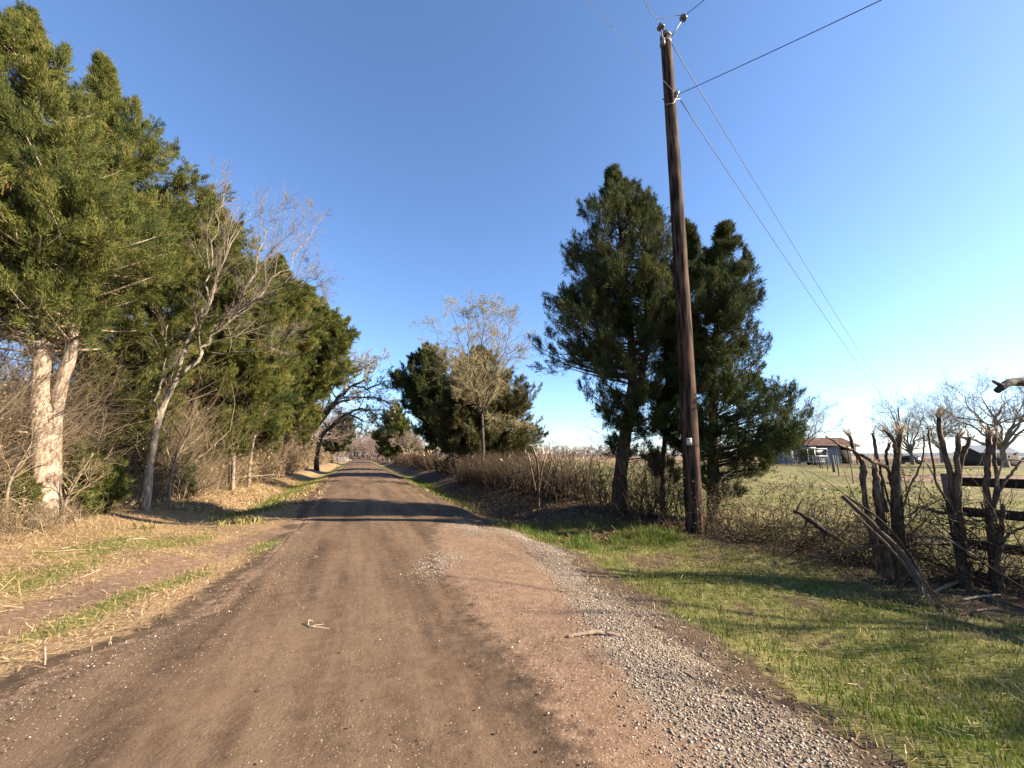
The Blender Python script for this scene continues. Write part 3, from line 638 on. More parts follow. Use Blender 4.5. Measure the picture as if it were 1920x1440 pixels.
gl = "cedars along the left verge"
cedar("cedar_tree", "tallest cedar at the left edge with a pale forked peeling trunk", gl, 9.31,
      [(22, 46, 50, 55), (60, 28, 55, 80), (100, -25, 58, 106), (160, -70, 62, 112), (230, -100, 66, 150), (330, -130, 70, 235), (430, -150, 74, 262), (520, -160, 78, 240), (590, -150, 82, 215), (640, -120, 84, 190)],
      [trunk_px([(82, 985), (84, 920), (84, 850), (80, 780), (76, 720), (82, 650), (84, 560), (72, 400), (58, 200), (50, 60)], 9.2, [.29, .225, .215, .205, .175, .14, .12, .09, .05, .015]),
       trunk_px([(98, 985), (97, 920), (98, 850), (101, 780), (112, 725), (130, 670), (140, 600), (140, 450), (120, 300), (100, 180)], 9.36, [.22, .16, .15, .145, .135, .12, .10, .07, .04, .015])],
      3, M_CEDAR, M_BARKPALE, 250, 31, 34, .10, .030, .55, 3.0, None, 14, .012, .4, 60, [(20, 20, 1.6, .55), (45, 34, 1.2, .4), (75, 55, 1.0, .4), (124, 84, .8, .4), (10, 62, 1.0, .5)], .45)
cedar("cedar_tree", "cedar with a narrow second spire just right of the tallest left one", gl, 11.9,
      [(112, 186, 193, 202), (145, 172, 196, 216), (185, 150, 200, 258), (215, 140, 202, 250), (255, 120, 206, 290), (330, 100, 212, 345), (400, 90, 218, 350), (500, 95, 222, 372), (580, 110, 226, 360), (660, 130, 228, 330), (730, 150, 230, 300), (790, 190, 232, 280), (850, 200, 236, 285)],
      [trunk_px([(122, 960), (124, 860), (140, 780), (165, 660), (195, 450), (197, 150)], 11.9, [.15, .13, .12, .10, .06, .015]),
       trunk_px([(238, 950), (236, 850), (230, 700), (222, 500), (205, 250)], 12.2, [.12, .11, .09, .06, .02])],
      4, M_CEDAR, M_BARKCED, 220, 26, 30, .115, .034, .55, 1.9, None, 10, .015, .4, 80, [(188, 110, 1.5, .45), (215, 142, 1.1, .4), (256, 184, 1.0, .5), (286, 258, .9, .5), (342, 330, .8, .5)], .35)
cedar("cedar_tree", "mid-height cedar behind the pale leaning bare tree", gl, 16.5,
      [(362, 381, 388, 396), (385, 362, 388, 416), (420, 335, 388, 440), (460, 320, 390, 470), (520, 300, 390, 500), (600, 290, 392, 520), (680, 290, 394, 520), (740, 310, 396, 500), (790, 330, 396, 470), (850, 340, 398, 455)],
      [trunk_px([(366, 935), (368, 850), (380, 700), (388, 500), (388, 380)], 16.5, [.17, .14, .11, .06, .015])],
      5, M_CEDAR, M_BARKCED, 200, 36, 26, .14, .044, .6, 2.4, None, 8, .015, .4, 70, [(388, 358, 1.6, .5), (412, 380, 1.2, .5), (438, 418, 1.2, .6)], .6)
cedar("cedar_tree", "dense cedar beyond the pale leaning tree, its spire bare of branches in front", gl, 21.5,
      [(483, 517, 523, 530), (520, 485, 525, 548), (560, 455, 520, 572), (620, 440, 512, 580), (680, 430, 505, 572), (740, 432, 500, 556), (790, 450, 494, 540), (845, 455, 490, 530)],
      [trunk_px([(455, 915), (462, 850), (485, 720), (515, 560), (523, 495)], 21.5, [.17, .14, .11, .06, .015])],
      6, M_CEDAR, M_BARKCED, 180, 34, 24, .17, .055, .65, 3.5, None, 8, .02, .4, 60, [(522, 478, 1.6, .5), (545, 512, 1.2, .5)], .7)
cedar("cedar_tree", "rounded cedar bulging over the lane before the budding oak", gl, 30,
      [(540, 566, 577, 588), (575, 535, 576, 612), (612, 512, 578, 646), (640, 505, 577, 651), (665, 500, 575, 630), (700, 498, 574, 648), (735, 500, 566, 605), (775, 515, 560, 592), (815, 525, 555, 580)],
      [trunk_px([(528, 895), (535, 840), (552, 740), (570, 620), (577, 550)], 30, [.22, .18, .14, .08, .02])],
      7, M_CEDAR, M_BARKCED, 190, 34, 24, .23, .075, .85, 4.5, None, 8, .01, .4, 50, [(575, 537, 1.8, .6), (612, 572, 1.4, .7), (640, 606, 1.4, .8)], .8)
gy = "young cedars in the left brush"
def young(label, D, rows, seed, mat=M_CEDAR, px=None, n=70, group=gy, ll=.09, lw=.03):
    a = rows[-1][2] if px is None else px
    top = rows[0]
    cedar("young_cedar", label, group, D, rows, [trunk_px([(a, 900), ((a + top[2]) / 2, (rows[-1][0] + top[0]) / 2), (top[2], top[0] + 6)], D, [.045, .03, .008])], seed, mat, M_BARKCED, n, 16, 16, ll, lw, .34, 1.2, None, 6)
young("small green cedar bush left of the pale forked trunk", 9.0, [(890, 40, 47, 54), (930, 20, 46, 70), (978, 28, 46, 68)], 21)
young("low green cedar bush right of the pale forked trunk", 10.3, [(838, 150, 162, 174), (875, 112, 165, 215), (925, 108, 165, 228), (962, 130, 166, 205)], 22, n=110)
young("dark little evergreen at the foot of the pale leaning tree", 14.6, [(850, 330, 340, 350), (890, 316, 340, 364), (928, 322, 340, 358)], 23, M_CEDARD)
young("green cedar sapling low behind the pale leaning tree", 13.2, [(745, 205, 240, 262), (775, 190, 242, 290), (810, 195, 244, 292), (850, 210, 246, 280)], 24, n=110)
young("bright green cedar sapling under the rounded cedar beside the oak", 38, [(738, 546, 558, 572), (768, 526, 557, 586), (800, 524, 556, 586), (830, 532, 556, 576)], 25, M_CEDAR, n=120, ll=.25, lw=.085)
young("shaggy cedar hanging low between the forked trunk and the leaning bare tree", 13.4, [(610, 240, 258, 276), (660, 208, 256, 306), (740, 195, 255, 325), (820, 208, 255, 312), (880, 222, 255, 298)], 27, M_CEDAR, n=150, ll=.12, lw=.036)
young("bushy low cedar right behind the pale leaning bare tree", 18.5, [(640, 412, 430, 448), (700, 385, 430, 478), (780, 380, 430, 486), (850, 396, 430, 466)], 28, M_CEDAR, n=140, ll=.15, lw=.045)
young("small dark cedar under the budding oak, far down the lane", 66, [(786, 634, 642, 652), (803, 612, 640, 668), (825, 606, 636, 660), (846, 614, 632, 650)], 26, M_CEDARD, n=120, ll=.45, lw=.15)

gr_ = "cedars along the right hedge line"
cedar("cedar_tree", "tall dark cedar just left of the utility pole", gr_, 11.2,
      [(318, 1145, 1149, 1154), (345, 1130, 1150, 1173), (372, 1106, 1152, 1205), (398, 1090, 1154, 1230), (430, 1075, 1156, 1248), (456, 1040, 1158, 1256), (490, 1056, 1160, 1262), (522, 1034, 1162, 1268), (549, 1038, 1164, 1268), (575, 1003, 1166, 1272), (611, 993, 1170, 1276), (646, 997, 1174, 1276), (673, 1026, 1177, 1268), (693, 1056, 1179, 1262), (716, 1043, 1180, 1260), (745, 1064, 1181, 1260), (775, 1095, 1182, 1262), (810, 1120, 1184, 1264), (860, 1140, 1186, 1258)],
      [trunk_px([(1158, 960), (1160, 930), (1164, 880), (1171, 820), (1180, 760), (1186, 700), (1180, 600), (1165, 450), (1150, 335)], 11.2, [.25, .195, .175, .165, .145, .12, .09, .055, .015]),
       wl([(1172, 820), (1186, 775), (1200, 720), (1212, 640), (1205, 480), (1195, 390)], 11.22, [.06, .085, .08, .065, .04, .01])],
      31, M_CEDARD, M_BARKCED, 180, 17, 25, .105, .032, .50, 3.0, None, 12, .01, .4, 70, [(1143, 314, 1.5, .36), (1159, 322, 1.2, .3), (1196, 345, 1.1, .35), (1232, 388, .8, .4), (1222, 372, .8, .3), (1172, 335, 1.0, .3)], .22)
cedar("cedar_tree", "cedar right of the utility pole with branches sweeping to the ground", gr_, 10.4,
      [(425, 1352, 1360, 1368), (450, 1342, 1360, 1380), (467, 1326, 1358, 1404), (500, 1312, 1355, 1392), (553, 1292, 1350, 1414), (600, 1282, 1345, 1402), (634, 1272, 1341, 1452), (665, 1266, 1340, 1462), (708, 1268, 1338, 1430), (750, 1270, 1337, 1456), (770, 1272, 1336, 1484), (810, 1276, 1335, 1476), (860, 1284, 1338, 1458), (905, 1302, 1346, 1425), (935, 1322, 1352, 1410)],
      [trunk_px([(1336, 985), (1336, 900), (1337, 780), (1342, 620), (1356, 480), (1360, 435)], 10.4, [.15, .13, .10, .07, .03, .01])],
      32, M_CEDARD, M_BARKCED, 150, 16, 25, .105, .032, .50, 2.6, None, 10, .01, .35, 50, [(1359, 424, 1.6, .38), (1398, 466, .9, .4), (1345, 450, 1.2, .35)], .34)
cedar("cedar_tree", "thin-stemmed cedar directly behind the utility pole", gr_, 11.7,
      [(416, 1283, 1288, 1294), (450, 1266, 1285, 1308), (500, 1250, 1280, 1322), (600, 1238, 1274, 1326), (700, 1226, 1268, 1322), (780, 1214, 1262, 1310), (850, 1210, 1252, 1296), (900, 1218, 1246, 1280)],
      [trunk_px([(1242, 977), (1243, 900), (1250, 780), (1270, 600), (1286, 430)], 11.7, [.085, .075, .06, .04, .012])],
      33, M_CEDARD, M_BARKCED, 90, 15, 24, .11, .034, .48, 2.0, None, 8, .01, .4, 40, [(1287, 416, 1.4, .35), (1302, 434, 1.1, .3)], .5)
DI = lat_depth(880, 7.2); DH = lat_depth(808, 7.2); DJ = lat_depth(906, 6.7); DK = 90.7
cedar("cedar_tree", "dark cedar leaning left at the lane side of the far right group", gr_, DH,
      [(648, 796, 801, 806), (668, 772, 803, 835), (700, 746, 808, 850), (730, 746, 811, 862), (755, 752, 812, 868), (780, 760, 812, 868), (805, 784, 812, 866), (832, 795, 815, 862), (848, 800, 816, 850)],
      [trunk_px([(807, 880), (808, 840), (812, 780), (806, 700), (801, 656)], DH, [.32, .27, .2, .1, .03])],
      34, M_CEDARD, M_BARKCED, 150, 28, 22, .26, .09, .9, 4.0, None, 8, .0, .4, 30, [(801, 645, 2.2, .8), (772, 663, 2.0, .8), (748, 695, 1.6, .8)], .7)
cedar("cedar_tree", "broad olive-brown cedar behind the budding bare tree", gr_, DI + 3,
      [(655, 893, 899, 906), (683, 856, 900, 940), (703, 845, 900, 958), (725, 838, 900, 979), (755, 830, 900, 992), (780, 828, 900, 986), (797, 826, 905, 1008), (830, 830, 910, 1017), (856, 842, 915, 992)],
      [trunk_px([(876, 892), (877, 850), (885, 780), (897, 700), (899, 662)], DI + 3, [.25, .21, .15, .08, .03])],
      35, M_CEDARO, M_BARKCED, 190, 34, 26, .20, .068, .8, 4.0, None, 8, .03, .4, 30)
cedar("cedar_tree", "small bushy cedar standing alone farthest down the right side", gr_, DK,
      [(760, 738, 743, 748), (785, 716, 742, 760), (810, 708, 742, 771), (835, 704, 742, 778), (852, 710, 742, 774)],
      [trunk_px([(742, 868), (742, 820), (743, 766)], DK, [.3, .2, .05])],
      36, M_CEDAR, M_BARKCED, 130, 20, 16, .50, .17, 1.4, 4.5, None, 8, .0)

# ---- bare trees
D0 = 13.8
bare("bare_tree", "pale bare tree leaning toward the lane in front of the left cedars", "bare trees by the lane",
     [trunk_px([(272, 948), (279, 890), (285, 850), (300, 778), (322, 727), (338, 700)], 11.70, [0.1360, 0.1080, 0.1000, 0.0920, 0.0800, 0.0680]),
      wl([(333, 703), (350, 633), (373, 600), (393, 560), (430, 470), (470, 400)], [11.70, 11.70, 11.62, 11.53, 11.36, 11.19], [0.0600, 0.0520, 0.0440, 0.0360, 0.0240, 0.0064]),
      wl([(338, 706), (373, 667), (387, 637), (433, 600), (490, 555), (590, 500)], [11.70, 11.70, 11.70, 11.62, 11.53, 11.36], [0.0640, 0.0560, 0.0520, 0.0440, 0.0280, 0.0064]),
      wl([(387, 660), (430, 664), (480, 658), (525, 645), (570, 640)], [11.70, 11.53, 11.36, 11.19, 11.11], [0.0280, 0.0240, 0.0192, 0.0128, 0.0040]),
      wl([(290, 800), (294, 760), (303, 712), (310, 660), (318, 600)], 11.62, [0.0400, 0.0360, 0.0280, 0.0200, 0.0064]),
      wl([(373, 602), (392, 520), (402, 440), (420, 370)], [11.62, 11.78, 11.95, 12.12], [0.0360, 0.0280, 0.0176, 0.0048]),
      wl([(433, 600), (470, 520), (500, 440), (530, 385)], [11.62, 11.70, 11.87, 12.04], [0.0360, 0.0256, 0.0160, 0.0048]),
      wl([(460, 580), (520, 520), (570, 455), (590, 420)], [11.53, 11.70, 12.04, 12.21], [0.0288, 0.0216, 0.0128, 0.0040]),
      wl([(400, 630), (450, 560), (495, 490), (540, 430)], [11.70, 11.19, 10.85, 10.68], [0.0272, 0.0216, 0.0128, 0.0040]),
      wl([(480, 563), (540, 545), (585, 520), (610, 530)], [11.53, 11.02, 10.68, 10.51], [0.0240, 0.0176, 0.0112, 0.0040])],
     41, M_BARKLEAN, M_TWIGPALE, ((11, .36, .5, .35), (8, .5, .55, .4), (5, .55, .6, .4)), .12, .07, 10, .0035, ang=.55, t0=.2)
gs = "slender pale saplings in the left brush"
for (pts, D, R, lab, sd) in (
    ([(436, 922), (438, 860), (436, 800), (434, 745)], 18.4, [.085, .075, .07, .06], "straight pale sapling trunk right of the leaning bare tree", 51),
    ([(316, 945), (320, 900), (330, 860), (352, 815), (372, 770)], 13.3, [.045, .04, .035, .025, .012], "thin forked sapling just right of the pale leaning trunk", 52),
    ([(222, 950), (224, 900), (216, 860), (200, 835)], 12.2, [.04, .035, .028, .015], "thin crooked sapling between the forked trunk and leaning tree", 53),
    ([(466, 908), (470, 860), (480, 810), (500, 770)], 20.5, [.07, .06, .05, .03], "sunlit sapling with curled bark at the brush edge before the rounded cedar", 54),
    ([(112, 985), (124, 940), (150, 890), (175, 850)], 9.3, [.03, .026, .02, .01], "thin sapling slanting right from the forked trunk foot", 55),
    ([(18, 1000), (12, 960), (20, 900), (60, 830)], 8.4, [.03, .026, .02, .01], "thin arching sapling at the left picture edge", 56)):
    bare("bare_sapling", lab, gs, [trunk_px(pts, D, R)], sd, M_BARKGREY, M_BRUSH, ((10, .5, .45, .6), (5, .5, .6, .6), (4, .5, .6, .6)), .16, .06, 8, .003, ang=.7, t0=.25)
DO = 47.0
bare("budding_oak", "dark twisted oak arching over the lane with yellow spring buds", "bare trees by the lane",
     [trunk_px([(571, 880), (563, 855), (572, 822), (590, 802), (610, 778)], DO, [.5, .42, .36, .33, .30]),
      wl([(606, 782), (627, 757), (644, 737), (664, 724), (687, 704), (705, 690)], [DO, DO, DO, DO - .5, DO - 1, DO - 1], [.28, .24, .21, .16, .10, .03]),
      trunk_px([(594, 878), (594, 850), (605, 817), (626, 796), (646, 778), (667, 783), (682, 792)], [DO, DO, DO, DO, DO - 1, DO - 2, DO - 2.5], [.36, .26, .24, .21, .16, .12, .05]),
      wl([(640, 782), (665, 770), (687, 766), (703, 781), (718, 787)], [DO, DO - 1, DO - 2, DO - 3, DO - 3], [.15, .13, .11, .07, .02]),
      wl([(612, 775), (632, 757), (660, 748), (703, 745), (732, 758)], [DO, DO + 1, DO + 1, DO + 1, DO + 1], [.17, .15, .13, .09, .02]),
      wl([(644, 737), (650, 714), (672, 704), (684, 688), (690, 682)], [DO, DO + 1, DO + 2, DO + 2, DO + 2], [.14, .12, .09, .05, .02]),
      wl([(664, 724), (690, 728), (712, 720), (727, 712)], [DO, DO - 2, DO - 3, DO - 3], [.12, .10, .06, .02]),
      wl([(606, 780), (622, 735), (638, 695), (650, 668)], [DO, DO + 2, DO + 3, DO + 3], [.15, .12, .07, .02]),
      wl([(600, 790), (610, 740), (612, 700), (625, 672)], [DO, DO + 3, DO + 4, DO + 5], [.13, .10, .06, .02])],
     43, M_BARKDARK, M_TWIGPALE, ((9, .42, .5, .35), (6, .5, .5, .5), (5, .5, .6, .6)), .30, .05, 9, .013, M_BUD, 8000, .22, t0=.25, ang=.8)
bare("budding_tree", "bare multi-limbed tree with pale yellow buds before the olive cedar", "bare trees by the lane",
     [trunk_px([(902, 892), (906, 850), (905, 815), (904, 776)], DJ, [.14, .105, .095, .085]),
      wl([(904, 782), (896, 763), (875, 729), (849, 692), (812, 652)], DJ, [0.0504, 0.0432, 0.0324, 0.0216, 0.0043]),
      wl([(902, 775), (891, 755), (883, 718), (870, 665), (859, 626), (849, 576)], [DJ, DJ, DJ, DJ + .3, DJ + .5, DJ + .6], [0.0540, 0.0468, 0.0396, 0.0288, 0.0180, 0.0043]),
      wl([(906, 778), (917, 729), (933, 687), (947, 647), (959, 592)], [DJ, DJ, DJ - .3, DJ - .6, DJ - .8], [0.0504, 0.0432, 0.0324, 0.0202, 0.0043]),
      wl([(908, 770), (917, 748), (935, 705), (956, 672), (996, 634)], [DJ, DJ, DJ + .4, DJ + .6, DJ + .8], [0.0504, 0.0432, 0.0360, 0.0216, 0.0043]),
      wl([(905, 776), (908, 735), (909, 690), (906, 639), (904, 574)], [DJ, DJ - .6, DJ - 1, DJ - 1.2, DJ - 1.3], [0.0504, 0.0432, 0.0324, 0.0216, 0.0043]),
      wl([(910, 765), (895, 740), (875, 729), (850, 736)], [DJ, DJ - .8, DJ - 1.2, DJ - 1.5], [0.0360, 0.0324, 0.0288, 0.0086]),
      wl([(893, 758), (886, 718), (858, 690), (833, 668), (810, 606)], [DJ, DJ + .8, DJ + 1.2, DJ + 1.5, DJ + 1.6], [0.0432, 0.0360, 0.0288, 0.0180, 0.0043]),
      wl([(906, 800), (930, 790), (960, 800), (988, 794)], [DJ, DJ - 1, DJ - 1.4, DJ - 1.8], [0.0324, 0.0252, 0.0158, 0.0043]),
      wl([(909, 750), (925, 700), (935, 640), (925, 585)], [DJ, DJ + 1.2, DJ + 1.6, DJ + 1.6], [0.0432, 0.0324, 0.0216, 0.0043]),
      wl([(900, 745), (885, 690), (878, 640), (880, 582)], [DJ, DJ - 1.2, DJ - 1.6, DJ - 1.6], [0.0432, 0.0324, 0.0216, 0.0043])],
     44, M_BARKDARK, M_TWIGYEL, ((19, .28, .5, .5), (10, .5, .55, .6), (7, .55, .65, .7)), .15, .02, 9, .0055, M_BUD, 11000, .075, ang=.6, t0=.12)
# far trees that close in over the lane
far_lane = [(-6.6, 62, 8.5, 9, 1.6), (-6.9, 76, 9, 10, 1.8), (-6.5, 92, 9.5, 10, 1.8), (-7.5, 112, 10, 12, 1.5), (-9, 135, 11, 13, 1), (7.9, 74, 5.5, 6, -1), (8.1, 104, 8, 9, -1.2), (7.6, 120, 9, 11, -1.6), (8.6, 142, 10, 12, -1), (-6.5, 165, 11, 14, 1), (7, 170, 11, 14, -1)]
for k, (x, y, H, wd, ln) in enumerate(far_lane):
    b = np.array([x, y, float(hz(x, y))])
    bare("bare_tree", "bare pinkish-grey tree among those arching together at the lane's far end", "far bare trees over the lane",
         dome(b, H, wd, H * .3, .22 + .004 * H, 8, 60 + k, (ln * .06, 0)), 80 + k, M_BARKGREY, M_TWIGPINK, ((9, .5, .5, .5), (7, .5, .55, .5), (4, .55, .7, .5)), .18, .05, 7, .016)
# open oaks in the pasture
def pasture(px, D, H, wd, label, seed, th=.28, lean=(0, 0), nl=11, r=.34, name="bare_oak"):
    bare(name, label, "bare oaks in the pasture", dome(base_at(px, D), H, wd, H * th, r, nl, seed, lean), seed + 1, M_BARKGREY, M_TWIG,
         ((13, .48, .45, .6), (9, .5, .5, .7), (5, .55, .65, .8)), .16, .06, 9, .011)
pasture(1500, 82, 11.6, 15.5, "bare spreading oak rising behind the rusty-roofed barn", 101, .27, (.10, .0), 11, .21)
pasture(1712, 76, 11.8, 12.5, "bare oak behind the distant utility pole, beside the parked dark car", 103, .22, (0, 0), 11, .29)
pasture(1768, 96, 13.5, 13, "bare oak between two nearer ones, farthest back in the pasture", 105, .25, (0, 0), 10, .34)
pasture(1887, 60, 12.6, 19, "largest bare oak with a thick trunk in front of the grey-roofed shed", 107, .26, (0, 0), 14, .36)
# the oak off to the right whose limb reaches in and whose branches shade the verge
ob = np.array([17.3, -3.9, float(hz(17.3, -3.9))]); lb = W(1990, 700, 10.5)
limbs = dome(ob, 7.6, 9.8, 2.9, .36, 11, 119, (0, 0))
limbs.append(([ob + UP * 2.6, ob + (lb - ob) * .45 + UP * .9, lb + (ob - lb) * .12, W(1922, 716, 10.0), W(1893, 718, 9.9), W(1870, 733, 9.85)], [.24, .20, .15, .105, .088, .065]))
limbs.append(([W(1880, 724, 9.86), W(1870, 719, 9.84), W(1861, 714, 9.84)], [.055, .04, .025]))
t_ = bare("bare_oak", "oak beyond the right edge, one dark cut limb reaching into the sky", "bare oaks in the pasture", limbs[:-2], 120, M_BARKDARK, M_TWIGDARK, ((8, .45, .55, .4), (6, .5, .5, .45), (3, .5, .6, .45)), .18, .05, 10, .006)
mb = MB()
for P, R in limbs[-2:]:
    C, RR = smoothline(P, 16, R); mb.tube(C, RR, 8, .5, True, .06, np.random.default_rng(5))
mb.build("limb", M_BARKDARK, t_, True)

# ------------------------------------------------------------------ brush
def brush(x, y, h, r, rng, mat_t=.5, K=6, wander=.20, trop=.10, sub=4, sublen=.35, lean=.35, flat=None, sides=3):
    n = len(x); P0 = np.stack([x, y, hz(x, y) - .05], 1)
    d = nrm(np.stack([rng.normal(0, lean, n), rng.normal(0, lean, n), np.ones(n)], 1))
    P, R = grow(P0, d, h, r, K, wander, trop, rng, .3)
    if flat is not None: P[:, :, 2] = np.minimum(P[:, :, 2], (hz(P[:, :, 0], P[:, :, 1]) + flat[:, None]))
    V, F = tubes(P, R, sides); tt = np.clip(rng.normal(mat_t, .2, n), 0, 1)
    out = [(V, F, np.repeat(tt, V.shape[0] // n))]
    if sub:
        B, dd, l, rr = kids(P, R, h, sub, .2, 1, .75, sublen, .55, rng, .05)
        P2, R2 = grow(B, dd, l, np.maximum(rr, .002), 4, wander, trop * .4, rng, .35)
        if flat is not None: P2[:, :, 2] = np.minimum(P2[:, :, 2], (hz(P2[:, :, 0], P2[:, :, 1]) + np.repeat(flat, sub)[:, None] + .06))
        V, F = tubes(P2, R2, 3); out.append((V, F, np.repeat(np.clip(np.repeat(tt, sub) + rng.normal(0, .12, n * sub), 0, 1), 12)))
        B, dd, l, rr = kids(P2, R2, l, 2, .2, 1, .8, .5, .7, rng, .03)
        P3, R3 = grow(B, dd, l, np.maximum(rr, .0016), 3, wander, 0, rng, .5)
        V, F = tubes(P3, R3, 3); out.append((V, F, np.repeat(np.clip(rng.normal(np.mean(mat_t), .2, len(P3)), 0, 1), 9)))
        return out, P2
    return out, P
rng = np.random.default_rng(77)
UM = MB(); LV = []
for (n, y0, y1, xa, xb, h0, h1, r, pw) in ((6200, 5.5, 20, -6.0, -9.4, .7, 4.0, .0065, 1.0), (5200, 17, 46, -5.6, -8.5, .9, 4.4, .011, 1.2), (1500, 46, 110, -5.9, -9, .8, 4.2, .026, 1.1), (1600, 6, 30, -8.5, -14, 2.0, 5.5, .012, 1.0)):
    y = y0 + (y1 - y0) * rng.random(n) ** pw; u = rng.random(n) ** 1.3
    x = xa + (xb - xa) * u + rng.normal(0, .25, n)
    h = (h0 + (h1 - h0) * np.clip(u * 1.5 + rng.normal(0, .25, n), .05, 1)) * (.5 + 1.0 * fbm(x, y, .5, 4))
    blk = ((np.abs(y - 11.6) < 2.0) & (x > -7.2)) | ((np.abs(y - 14.2) < 1.9) & (x > -6.9)) | ((np.abs(y - 20.5) < 1.0) & (x > -5.9))
    h = np.where(blk | ((x > -6.1) & (y < 17)), np.minimum(h, rng.uniform(.25, .8, n)), h)
    o, P2 = brush(x, y, h, r * np.exp(rng.normal(-.1, .55, n)), rng, .52 + .25 * (fbm(x, y, .7, 33) - .5), sub=5, wander=.26)
    for V, F, t in o: UM.add(V, None, F, t)
    LV.append(P2[:, -1])
UM.build("undergrowth", M_BRUSH)["kind"] = "stuff"
c = np.concatenate(LV); k = rng.random(len(c)) < .5 * np.clip((fbm(c[:, 0], c[:, 1], .45, 63) - .47) * 6, 0, 1); c = c[k]; kk = np.repeat(np.arange(len(c)), 4)
cc = c[kk] + rng.normal(0, .09, (len(kk), 3)); far = np.clip(cc[:, 1] / 14, .8, 4)
V, F = leafblades(cc, nrm(rng.standard_normal((len(kk), 3))), .06 * far * rng.uniform(.5, 1.5, len(kk)), .03 * far * rng.uniform(.6, 1.3, len(kk)), rng)
build("dry_leaves", V, [F], M_LEAFDRY, None, np.repeat(np.clip(rng.normal(.5, .25, len(kk)), 0, 1), 3))["kind"] = "stuff"
# olive greenbrier through the brush
n = 60000; y = 6 + 40 * rng.random(n) ** 1.4; x = -6.4 - 3.5 * rng.random(n); keep = fbm(x, y, .55, 91) > .50; x, y = x[keep], y[keep]; n = len(x)
z = hz(x, y) + rng.random(n) ** 1.2 * 2.6 * (.3 + fbm(x, y, .8, 14)); far = np.clip(y / 14, .8, 4)
V, F = leafblades(np.stack([x, y, z], 1), nrm(rng.standard_normal((n, 3)) + UP * .3), .07 * far * rng.uniform(.6, 1.4, n), .035 * far * rng.uniform(.6, 1.4, n), rng)
build("foliage", V, [F], M_CEDARO, None, np.repeat(np.clip(rng.normal(.5, .2, n), 0, 1), 3))["kind"] = "stuff"

n = 15000; y = 3.2 + 11 * rng.random(n); x = 6.5 + 1.7 * rng.random(n); keep = fbm(x, y, .6, 95) > .5; x, y = x[keep], y[keep]; n = len(x)
z = hz(x, y) + rng.random(n) ** 1.3 * 1.5 * (.25 + fbm(x, y, .9, 15))
V, F = leafblades(np.stack([x, y, z], 1), nrm(rng.standard_normal((n, 3)) + UP * .3), .05 * rng.uniform(.6, 1.5, n), .022 * rng.uniform(.6, 1.4, n), rng)
build("foliage", V, [F], M_CEDARO, None, np.repeat(np.clip(rng.normal(.45, .2, n), 0, 1), 3))["kind"] = "stuff"
# ---- the flail-cut hedge on the right: each clump is a thing
gh = "flail-cut hedge along the right ditch"
def hedge(label, y0, y1, xc, wd, ht, n, seed, mat, r=.012, mt=.45, top=True, cat='hedge', name='cut_hedge', sub=4, lean=.30, trop=.08, wander=.30):
    rg = np.random.default_rng(seed)
    y = rg.uniform(y0, y1, n); x = xc + rg.normal(0, wd * .4, n)
    fl = ht * (.8 + .35 * fbm(x, y, 1.3, seed)) * np.clip(1.15 - .5 * (np.abs(x - xc) / wd) ** 2, .4, 1)
    h = fl * rg.uniform(.55, 1.25, n)
    t = thing(name, label, cat, (xc, (y0 + y1) / 2, float(hz(xc, (y0 + y1) / 2))), gh)
    o, P2 = brush(x, y, h, r * rg.uniform(.5, 1.7, n), rg, mt, sub=sub, flat=fl, lean=lean, trop=trop, wander=wander)
    m = MB()
    for V, F, tt in o: m.add(V, None, F, tt)
    m.build("stems", mat, t)
    if top:
        k = n // 9; i = rg.integers(0, n, k); c = np.stack([x[i], y[i], hz(x[i], y[i]) + fl[i] * rg.uniform(.86, 1.0, k)], 1)
        V, F = leafblades(c + rg.normal(0, .05, (k, 3)), nrm(rg.normal(0, .5, (k, 3)) + UP), r * 12 * rg.uniform(.5, 1.5, k), r * 2.2 * rg.uniform(.5, 1.4, k), rg)
        build("shredded_tops", V, [F], M_SPLINTER, t, np.repeat(rg.random(k), 3))["kind"] = "stuff"
    return t
hedge("dark thin-stemmed cut hedge left of the tall dark cedar", 11.4, 17.5, 6.8, 1.3, 1.75, 520, 201, M_BRUSHD, .016, .42, True, 'hedge', 'cut_hedge', 2)
hedge("rounded olive-brown brush clump right of the budding tree", 17.5, 25, 6.6, 1.4, 1.6, 1300, 202, M_BRUSHD, .011, .52, False)
hedge("brown cut hedge between the two far cedar trunks", 25.5, 37, 6.8, 1.1, 1.5, 330, 203, M_BRUSHD, .022, .5, True, 'hedge', 'cut_hedge', 3)
hedge("square-trimmed hedge with straw top before the small far cedar", 39, 80, 6.8, 1.3, 1.75, 1500, 204, M_BRUSHD, .028, .55)
hedge("sparse dark stems between the tall cedar and the utility pole", 7.4, 11.0, 6.9, 1.3, 1.7, 300, 205, M_BRUSHD, .008, .50, False)
hedge("tangled bare brambles between the utility pole and the broken stumps", 3.9, 6.9, 7.5, 1.3, 1.3, 330, 206, M_BRUSHD, .0075, .62, False, 'bramble', 'bramble', 5, .9, -.05, .34)
hedge("low brambles behind the broken stumps", 1.6, 4.4, 7.4, .8, 1.1, 270, 207, M_BRUSHD, .0045, .62, False, 'bramble', 'bramble', 5, .9, -.03, .34)
